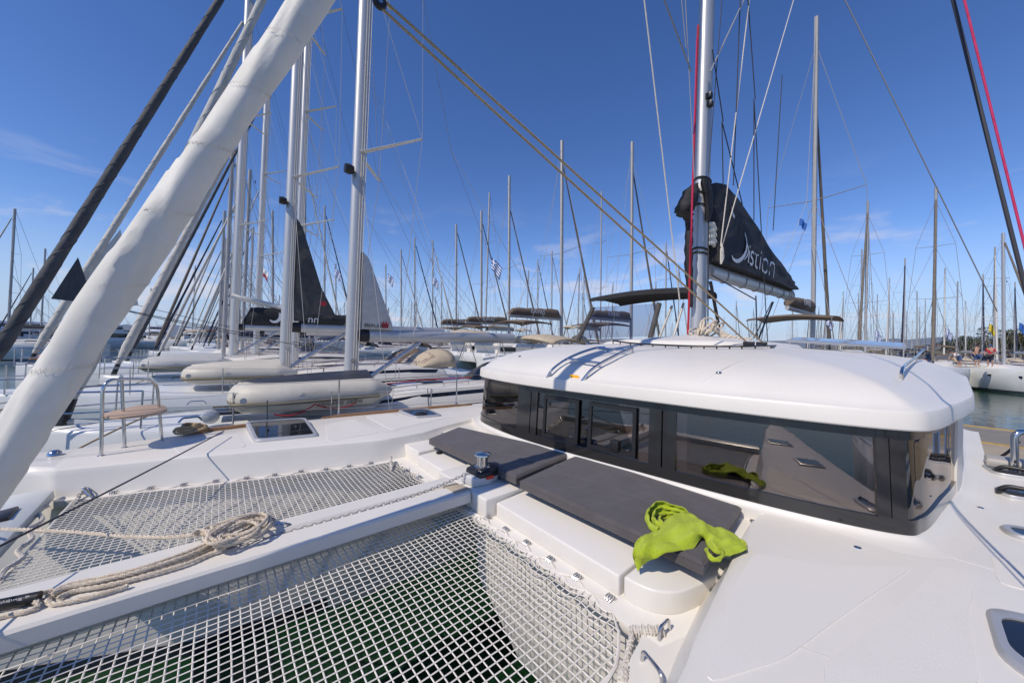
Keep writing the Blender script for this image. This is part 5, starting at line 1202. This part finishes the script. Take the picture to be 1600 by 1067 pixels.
def put_px(k, px, topy, d, rz_=0., base=16.):
    p = atd(px, 538, d); t = atd(px, topy, d); H = t.z; s = H/base
    sx = min(1.25, max(.75, s)); return put(k, (p.x, p.y, 0), rz_, (sx, sx, s))
# rest of the row alongside, receding
seq = ['n', 'w', 'b', 'w', 'n', 'x', 'w', 'n', 'b', 'w', 'x', 'n', 'w', 'w', 'b', 'n']
pxs = [349, 378, 360, 398, 341, 371, 352, 388, 345, 366, 358, 380, 350, 362, 372, 356]
for i, (k, px) in enumerate(zip(seq, pxs)):
    x = 29.6+4.2*i; p = atx(px, 538, x); s = random.uniform(.95, 1.2); put(k, (x, p.y, 0), 0, (1.0, 1.05, s))
# the pontoons behind: (prototype, mast px, mast top px, depth, rotation)
PI = math.pi
for k, px, ty, d, rz_ in (('x', 427, 330, 44, PI), ('w', 476, 250, 52, PI), ('n', 507, 322, 60, PI), ('w', 525, 412, 74, PI), ('x', 603, 414, 70, PI), ('w', 627, 390, 58, PI), ('n', 648, 372, 62, PI), ('w', 676, 376, 66, PI), ('b', 713, 351, 50, PI), ('x', 758, 300, 56, 0), ('w', 690, 432, 80, PI), ('w', 574, 420, 84, 0),
                        ('w', 822, 422, 70, 0), ('n', 840, 405, 74, PI), ('w', 862, 392, 66, PI), ('b', 902, 418, 72, 0), ('w', 912, 430, 84, PI), ('x', 938, 300, 60, PI), ('w', 955, 440, 88, 0), ('n', 1040, 380, 54, PI), ('w', 1022, 440, 76, 0), ('w', 1060, 415, 64, PI), ('b', 1150, 470, 80, PI),
                        ('b', 1352, 313, 34, 0), ('w', 1388, 434, 58, 0), ('n', 1412, 403, 48, 0), ('b', 1459, 291, 31, 0), ('w', 1475, 418, 52, 0), ('n', 1535, 428, 44, 0), ('w', 1508, 470, 70, 0), ('w', 1553, 385, 40, 0), ('n', 1585, 440, 56, 0), ('w', 1316, 455, 66, 0), ('x', 1370, 460, 75, PI), ('w', 1432, 455, 70, PI), ('b', 1495, 440, 48, PI), ('x', 1345, 390, 52, PI),
                        ('w', 12, 325, 46, 0), ('x', 63, 388, 58, 0), ('n', 46, 418, 70, 0), ('w', 178, 420, 95, 0), ('w', 300, 415, 100, 0), ('x', 232, 450, 105, 0)):
    put_px(k, px, ty, d, rz_)
# two harbour rows of low detail filling the crowd of masts between those
random.seed(21)
for i in range(74):
    px = random.choice([random.uniform(410, 900), random.uniform(410, 1080), random.uniform(1130, 1480)]); d = random.uniform(85, 170); put_px(random.choice('wwxbn'), px, 538-random.uniform(9.5, 14.5)/d*553, d, random.choice((0, PI)))

# ------------------------------------------------------------------ charter catamarans with taupe boom covers
def big_cat(name, label):
    t = thing(name, label, 'catamaran', group='catamarans with taupe boom covers')
    for sx in (-1, 1):
        rg = []
        for u, b, z_ in ((0, .55, 1.4), (.2, .75, 1.7), (.5, .8, 1.8), (.75, .6, 1.8), (.92, .28, 1.85), (1, .05, 1.85)):
            y = -6+12*u; c_ = sx*2.9; rg.append([V(c_-b*.7, y, -.3), V(c_-b, y, .5), V(c_-b, y, z_-.05), V(c_-b+.06, y, z_), V(c_+b-.06, y, z_), V(c_+b, y, z_-.05), V(c_+b, y, .5), V(c_+b*.7, y, -.3)])
        build(MB().loft(rg), 'hull', 'hullwhite', t, smooth=40)
    build(MB().box(-2.6, 2.6, -5.2, 2.2, .8, 1.75), 'bridgedeck', 'hullwhite', t, bevel=.08)
    cab = build(MB().loft([[V(x*k, y0_ if y_ < 0 else y1_, z) for x, y_ in ((-2.3, -1), (2.3, -1), (2.3, 1), (-2.3, 1))] for k, y0_, y1_, z in ((1, -3.2, 1.9, 1.7), (1, -3.2, 1.6, 2.5), (1.05, -3.6, 1.5, 2.55), (.9, -3.4, .9, 2.85))]), 'cabin', 'gel', t, bevel=.1)
    build(MB().loft([[V(x*1.01, y0_ if y_ < 0 else y1_, z) for x, y_ in ((-2.3, -1), (2.3, -1), (2.3, 1), (-2.3, 1))] for y0_, y1_, z in ((-3.0, 1.86, 1.95), (-3.0, 1.68, 2.4))]), 'window_band', 'hatchglass', cab)
    bimini(t, -6.0, -3.0, 3.6, 4.45, 'bagtaupe', posts=1.7)
    m = rig(t, 19.5, .17, 2.85, 5.6, -6, 2.9, 'furlbrown', .12, boomz=None, sp=(.45,), mastm='alud', simple=True, wirer=.014)
    build(MB().loft([[V(.10*math.cos(q), y, 5.0+.13*math.sin(q)) for q in [2*PI*k/10 for k in range(10)]] for y in (-.25, -5.9)]), 'boom', 'alud', t)
    b = bagloft(t, -.2, -5.9, 5.05, .85, .55, 'bagtaupe', w=.24)
    text_obj('lettering', 'KAVAS', .48, 'print', b, (-.31, -2.3, 5.27), (0, -1, 0), (0, 0, 1), 0, .002, 1.1); text_obj('lettering', 'KAVAS', .48, 'print', b, (.31, -3.9, 5.27), (0, 1, 0), (0, 0, 1), 0, .002, 1.1)
    return t
kc = big_cat('catamaran', '')
ks = [(877, 220, 30.5, PI, 'catamaran whose taupe boom cover is the rightmost of three left of the white roof'), (795, 270, 41, PI, 'catamaran whose taupe boom cover is the middle of three left of the white roof'),
      (752, 330, 46, PI, 'catamaran whose taupe boom cover is the leftmost of the three in the distance'), (986, 220, 31.6, PI, 'catamaran whose taupe boom cover shows through the clear helm canopy window'), (1270, 15, 22, PI, 'catamaran with taupe cover and canopy just right of the black sail bag')]
for i, (px, ty, d, rz_, lab) in enumerate(ks):
    p = atd(px, 538, d); H = atd(px, ty, d).z; s = (1, 1, 1) if i else (1, 1, 1); o = kc if i == 0 else dup(kc, (0, 0, 0))
    zs_ = H/19.5; o.location = (p.x, p.y, 0); o.rotation_euler = (0, 0, rz_); o['label'] = lab
    for ch in o.children:
        if ch.name.startswith('mast'): ch.scale = (1, 1, zs_); ch.location.z = 2.85*(1-zs_)

# ------------------------------------------------------------------ boats across the quay on the right
rb = thing('sailboat', 'white sailboat with three people on deck, moored across the quay on the right', 'sailboat')
hb, zd = boat_hull(rb, -7.5, 4.8, 4.2, 1.75); coach(rb, -4.6, 1.4, 2.5, 1.8, .45); rig(rb, 15.5, .15, 2.1, 4.8, -7.5, 1.9, 'furlbrown', .14, boomz=3.3, boomL=4.8); pulpit(rb, 4.8, hb, zd); sprayhood(rb, -4.8, -3.6, 2.3, 2.1, .7, 'tan', 'vinyl')
for y in (3.0, 1.0, -2.2):
    for sx in (-1, 1): build(MB().box(sx*(hb((y+7.5)/12.3)+.005)-.02, sx*(hb((y+7.5)/12.3)+.005)+.02, y-.22, y+.22, 1.0, 1.18), 'hull_window', 'hatchglass', rb)
place(rb, *at(1568, 611, WL).xy, R(32)); rb.scale = (.84,)*3; RBL = rb.location.copy()
_q = at(1650, 614, WL); rb2 = dup(rb, (_q.x, _q.y, 0), R(25), .84, 'white sailboat at the right edge of the photo across the quay')
# chrome davit at the deck edge
a_ = at(1590, 735, 1.6); b_ = a_+V(-.1, -.15, 0)
build(MB().tube(arc_fillet([at(1586, 735, 1.62), at(1584, 735, 1.62)+V(0, 0, .42), at(1597, 735, 1.62)+V(-.05, 0, .45), at(1606, 740, 1.62)], .10), .030, 10), 'gangway_rail', 'steel', CAT)
build(MB().tube(sag(at(1522, 705, 1.2), at(1592, 690, 1.75), .18), .018, 6), 'shore_power_cable', 'darkwire', CAT)
mb = MB().box(a_.x-.35, a_.x+.22, a_.y-.25, a_.y+.05, 1.60, 1.70); build(mb, 'gangway_base', 'alud', CAT, bevel=.03)

# ------------------------------------------------------------------ people
def person(label, p, yaw_, pose, top, bottom, hairm='hair', s=1., sleeves=True):
    root = thing('person', label, 'person', p)
    J = {'pel': (0, 0, .95), 'sp': (0, .0, 1.15), 'ch': (0, 0, 1.38), 'nk': (0, .0, 1.52), 'hd': (0, .02, 1.60), 'tp': (0, .01, 1.74)}
    for sx, n_ in ((-1, 'l'), (1, 'r')):
        J.update({'sh'+n_: (sx*.19, 0, 1.43), 'el'+n_: (sx*.26, -.03, 1.16), 'wr'+n_: (sx*.25, .10, .95), 'ha'+n_: (sx*.24, .15, .88), 'hp'+n_: (sx*.10, 0, .90), 'kn'+n_: (sx*.11, .03, .50), 'an'+n_: (sx*.11, -.02, .09), 'to'+n_: (sx*.12, .16, .04)})
    if pose == 'sit':
        for k in J: J[k] = (J[k][0], J[k][1], J[k][2]-.80)
        for k in ('ch', 'nk', 'hd', 'tp', 'shl', 'shr'): J[k] = (J[k][0], J[k][1]+.10+(.06 if k in ('nk', 'hd', 'tp') else 0), J[k][2]-.03)
        for sx, n_ in ((-1, 'l'), (1, 'r')): J.update({'kn'+n_: (sx*.14, .44, .24), 'an'+n_: (sx*.10, .72, .07), 'to'+n_: (sx*.12, .90, .08), 'el'+n_: (sx*.28, .16, .36), 'wr'+n_: (sx*.18, .38, .28), 'ha'+n_: (sx*.14, .45, .26)})
    if pose == 'bend':
        for k in ('sp', 'ch', 'nk', 'hd', 'tp', 'shl', 'shr'):
            x, y, z = J[k]; q = R(60); y2, z2 = y, z-.95; J[k] = (x, y2*math.cos(q)+z2*math.sin(q), .95+z2*math.cos(q)-y2*math.sin(q))
        for sx, n_ in ((-1, 'l'), (1, 'r')): J.update({'el'+n_: (sx*.24, .45, .92), 'wr'+n_: (sx*.2, .55, .70), 'ha'+n_: (sx*.2, .58, .62)})
    RD = {'pel': .15, 'sp': .13, 'ch': .145, 'nk': .06, 'hd': .095, 'tp': .075, 'sh': .075, 'el': .046, 'wr': .034, 'ha': .04, 'hp': .095, 'kn': .065, 'an': .042, 'to': .035}
    E_ = [('pel', 'sp'), ('sp', 'ch'), ('ch', 'nk'), ('nk', 'hd'), ('hd', 'tp')]+[e for n_ in 'lr' for e in (('ch', 'sh'+n_), ('sh'+n_, 'el'+n_), ('el'+n_, 'wr'+n_), ('wr'+n_, 'ha'+n_), ('pel', 'hp'+n_), ('hp'+n_, 'kn'+n_), ('kn'+n_, 'an'+n_), ('an'+n_, 'to'+n_))]
    Mr = Matrix.Rotation(yaw_, 3, 'Z')
    def grow(name, keys, edges, m, k):
        ks_ = list(keys); me = bpy.data.meshes.new(name); me.from_pydata([Vector(p)+Mr@(Vector(J[q])*s) for q in ks_], [(ks_.index(a), ks_.index(b)) for a, b in edges], []); me.materials.append(MT[m])
        o = bpy.data.objects.new(name, me); col.objects.link(o); o.parent = root; o.matrix_parent_inverse = PINV[root.name]
        o.modifiers.new('skin', 'SKIN').use_smooth_shade = True; o.modifiers.new('sub', 'SUBSURF').levels = 1
        o.modifiers['sub'].render_levels = 1
        for i, q in enumerate(ks_):
            b_ = RD[q if q in RD else q[:2]]; me.skin_vertices[0].data[i].radius = (b_*s*k, b_*s*k*.9)
        me.skin_vertices[0].data[0].use_root = True
        return o
    body = grow('body', J.keys(), E_, 'skin', 1.0)
    ts = ['pel', 'sp', 'ch', 'shl', 'shr', 'ell', 'elr']; grow('shirt', ts, [('pel', 'sp'), ('sp', 'ch'), ('ch', 'shl'), ('ch', 'shr'), ('shl', 'ell'), ('shr', 'elr')], top, 1.13)
    bs = ['pel', 'hpl', 'hpr', 'knl', 'knr']; grow('shorts', bs, [('pel', 'hpl'), ('pel', 'hpr'), ('hpl', 'knl'), ('hpr', 'knr')], bottom, 1.16)
    h = Vector(p)+Mr@(Vector(J['tp'])*s); h2 = Vector(p)+Mr@(Vector(J['hd'])*s); c_ = h2.lerp(h, .45)
    rg = []
    for th in range(0, 8):
        q = PI*.56*th/7; rg.append([c_+V(.102*s*math.sin(q)*math.cos(a), .108*s*math.sin(q)*math.sin(a), .125*s*math.cos(q)+.02*s) for a in [2*PI*k/14 for k in range(14)]])
    build(MB().loft(rg), 'hat' if hairm == 'capgrey' else 'hair', hairm, root, smooth=80)
    fw = Mr@V(0, 1, 0); sd = Mr@V(1, 0, 0)
    for sx in (-1, 1): build(MB().lathe(c_+fw*.088*s+sd*(.035*sx*s)-V(0, 0, .015), [(0, -.012), (.011, -.008), (.013, 0), (.011, .008), (0, .012)], 8), 'eye', 'black', body)
    build(MB().tube([c_+fw*.085*s+V(0, 0, 0), c_+fw*.115*s-V(0, 0, .045*s), c_+fw*.09*s-V(0, 0, .05*s)], [.008, .016, .012], 6), 'nose', 'skin', body)
    return root
pm = atx(88, 553, 21); person('man in grey cap, dark shirt and khaki shorts sitting at a sailboat bow', (21.2, pm.y-.1, 1.98), R(60), 'sit', 'clothn', 'cloths', 'capgrey', 1.05)
def on_boat(px, py, d): p = atd(px, py, d); return p
dz_ = RBL; D_ = (RBL-O).dot(VV)
for lab, px, py, pose, t_, b_, yw, h_ in (('person in white shirt bending over on the deck across the quay', 1499, 583, 'bend', 'clothw', 'clothb', R(-60), 'hair'), ('person in dark top and blue shorts standing on the deck across the quay', 1526, 586, 'stand', 'clothn', 'clothb', R(40), 'hair'), ('person in red jacket and navy trousers standing beside the mast across the quay', 1547, 588, 'stand', 'clothr', 'clothn', R(-20), 'clothb')):
    p = atd(px, py, D_-1.5 if px > 1510 else D_+.5); person(lab, (p.x, p.y, 1.66 if px > 1510 else 1.5), yw, pose, t_, b_, h_, 1.0)

# ------------------------------------------------------------------ flags
for px, py, d, k, lab in ((768, 402, 26, 'greek', 'blue and white striped flag flying large in front of the leftmost taupe boom cover'), (606, 427, 40, 'greek', 'blue and white striped flag just right of the white triangular sail bag'), (676, 432, 40, 'greek', 'blue and white striped flag left of the taupe boom covers'), (523, 418, 40, 'greek', 'small blue and white flag right of the charcoal triangular bag'),
                          (1292, 496, 20, 'greek', 'blue and white flag on the taupe canopy right of the sail bag'), (1250, 340, 21, 'blue', 'small plain blue flag high on a shroud right of the sail bag'), (1368, 516, 40, 'greek', 'small blue and white flag low right of the solar panel'), (1478, 512, 36, 'greek', 'small blue and white flag above the grab rail'), (1546, 505, 40, 'yellow', 'small yellow flag at far right among the masts'), (1593, 503, 40, 'blue', 'small dark blue flag at the right edge'), (410, 418, 40, 'red', 'small white and red flag between the left masts'), (458, 318, 24, 'white', 'small white flag above the charcoal triangular bag')):
    p = atd(px, py, d); flag(lab, p, .050*d if px == 768 else .030*d, .034*d if px == 768 else .022*d, k, R(-130))

# ------------------------------------------------------------------ motor yachts on the far side, trees and houses
def yacht(label, px, d, L_, h, rz_):
    t = thing('motor_yacht', label, 'yacht', group='motor yachts across the water')
    rg = []
    for u, b, z_ in ((0, .95, .30), (.3, 1, .31), (.6, .95, .36), (.8, .7, .42), (.93, .32, .47), (1, .03, .5)):
        y = -L_/2+L_*u; w_ = L_*.14*b; rg.append([V(-w_*.7, y, -.3), V(-w_*.95, y, .4), V(-w_, y, z_*h), V(-w_*.5, y, z_*h+.05), V(w_*.5, y, z_*h+.05), V(w_, y, z_*h), V(w_*.95, y, .4), V(w_*.7, y, -.3)])
    build(MB().loft(rg), 'hull', 'yacht', t, smooth=40)
    for (y0, y1, w_, z0, z1, rk_) in ((-.40, .22, .115, .31, .62, .10), (-.36, .06, .10, .66, .86, .08)):
        rg = [[V(x*w_*L_*k, (y0*L_ if y < 0 else y1*L_+a), z*h) for x, y in ((-1, -1), (1, -1), (1, 1), (-1, 1))] for k, a, z in ((1, L_*rk_, z0), (.95, 0, z1), (.97, .2, z1+.02), (.93, -.3, z1+.05))]
        s_ = build(MB().loft(rg), 'superstructure', 'yacht', t, bevel=.12)
        rg = [[V(x*(w_*L_*k+.02), (y0*L_+.3 if y < 0 else y1*L_+a+.03), z*h) for x, y in ((-1, -1), (1, -1), (1, 1), (-1, 1))] for k, a, z in ((.985, L_*rk_*.65, z0+(z1-z0)*.35), (.96, L_*rk_*.15, z0+(z1-z0)*.85))]
        build(MB().loft(rg), 'window_band', 'hatchglass', s_)
    build(MB().tube([V(0, -.1*L_, h*.9), V(0, -.13*L_, h*1.15)], .12, 6), 'radar_mast', 'yacht', t)
    p = atd(px, 538, d); t.location = (p.x, p.y, WL+.1); t.rotation_euler = (0, 0, rz_); return t
for i, (px, d, L_, h, rz_) in enumerate(((25, 75, 19, 6.6, R(75)), (78, 80, 18, 6.2, R(60)), (128, 84, 20, 6.6, R(50)), (245, 150, 26, 8.5, R(100)), (300, 170, 24, 8, R(80)), (180, 140, 20, 7.5, R(95)), (355, 190, 22, 7, R(60)), (-30, 70, 18, 6.5, R(60)))):
    yacht(['white motor yacht at the far left edge across the water', 'white motor yacht second from the left edge, left of the cream furled sail', 'white motor yacht partly behind the seated man', 'long white motor yacht across the water right of the big white furled sail', 'white motor yacht low on the horizon between the furled headsails', 'white motor yacht hidden behind the big white furled sail', 'small distant motor yacht behind the row of furled headsails', 'white motor yacht cut off by the left edge of the photo'][i], px, d, L_, h, rz_)
def tree(label, px, d, h, w_, lm):
    h *= 1.5; w_ *= 1.15
    p = atd(px, 538, d); t = thing('shore_tree', label, 'tree', (p.x, p.y, 1.2), 'trees on the far shore')
    tr_ = MB().tube([V(p.x, p.y, 1.0), V(p.x+.1, p.y, 1.2+h*.35), V(p.x-.1, p.y+.1, 1.2+h*.7)], [.22, .15, .06], 7)
    for k in range(5): a = random.uniform(0, 6.28); tr_.tube([V(p.x, p.y, 1.2+h*(.25+.08*k)), V(p.x+math.cos(a)*w_*.35, p.y+math.sin(a)*w_*.35, 1.2+h*(.5+.08*k))], [.09, .03], 5)
    build(tr_, 'trunk', 'bark', t); mb = MB()
    cl = [(random.gauss(0, .24)*w_, random.gauss(0, .24)*w_, h*random.uniform(.32, .95), random.uniform(.14, .26)*w_) for _ in range(14)]
    for k in range(1500):
        cx_, cy_, cz_, cr_ = random.choice(cl); q = V(random.gauss(0, 1), random.gauss(0, 1), random.gauss(0, 1)).normalized()*cr_*random.uniform(.6, 1.05)
        c_ = V(p.x+cx_, p.y+cy_, 1.2+cz_)+q; a = V(random.gauss(0, 1), random.gauss(0, 1), random.gauss(0, 1)).normalized()*.20; b = a.orthogonal().normalized()*.13
        mb.add([c_-a, c_+b, c_+a, c_-b], [(0, 1, 2, 3)])
    build(mb, 'crown', lm, t, smooth=0, fixn=False)
for i, (px, d, h, w_, lm, lab) in enumerate(((1492, 95, 3.6, 6, 'leaf', 'low dark green tree on the far shore just right of the roof edge'), (1512, 100, 3.0, 6, 'leaf2', 'low olive shrub tree on the far shore behind the standing people'), (1530, 105, 3.4, 7, 'leaf', 'green shore tree left of the navy mast at right'), (1578, 80, 4.4, 6, 'leaf2', 'tall yellowish tree on the far shore near the right edge'), (1600, 82, 4.2, 7, 'leaf', 'green tree on the far shore cut by the right edge'), (1560, 110, 3.0, 7, 'leaf', 'low green tree on the far shore behind the brown furled sail'))): tree(lab, px, d, h, w_, lm)
def house(label, px, d, w_, h, dep):
    p = atd(px, 538, d); t = thing('house', label, 'house', (p.x, p.y, 1.5), 'houses on the far shore'); q = Matrix.Rotation(_yaw, 3, 'Z')
    o1 = build(MB().box(-w_/2, w_/2, -dep/2, dep/2, 0, h), 'wall', 'bld', None); rf = build(MB().add([(-w_/2-.3, -dep/2-.3, h), (w_/2+.3, -dep/2-.3, h), (w_/2+.3, dep/2+.3, h), (-w_/2-.3, dep/2+.3, h), (-w_/2, 0, h+1.3), (w_/2, 0, h+1.3)], [(0, 1, 5, 4), (2, 3, 4, 5), (1, 2, 5), (3, 0, 4), (3, 2, 1, 0)]), 'roof', 'tile', None)
    ws = []
    for k in range(int(w_//3)):
        for z in ((1.2, 3.8) if h > 5 else (1.2,)): ws.append(build(MB().box(-w_/2+1+k*3, -w_/2+2.1+k*3, dep/2-.02, dep/2+.03, z, z+1.3), 'window', 'hatchglass', None))
    for o in [o1, rf]+ws: o.parent = t
    t.rotation_euler = (0, 0, R(-50.5)+PI*0)
for a in (('pale house with tiled roof on the far shore left of the navy mast at right', 1500, 230, 14, 4.5, 9), ('pale two-storey house on the far shore behind the brown furled sail', 1543, 240, 18, 6.5, 9), ('pale house low on the shore between the left furled headsails', 330, 420, 26, 9, 10), ('pale long house on the shore behind the row of furled sails', 385, 330, 30, 8, 10), ('pale house on the shore behind the second mast', 455, 300, 22, 7, 10)): house(*a)
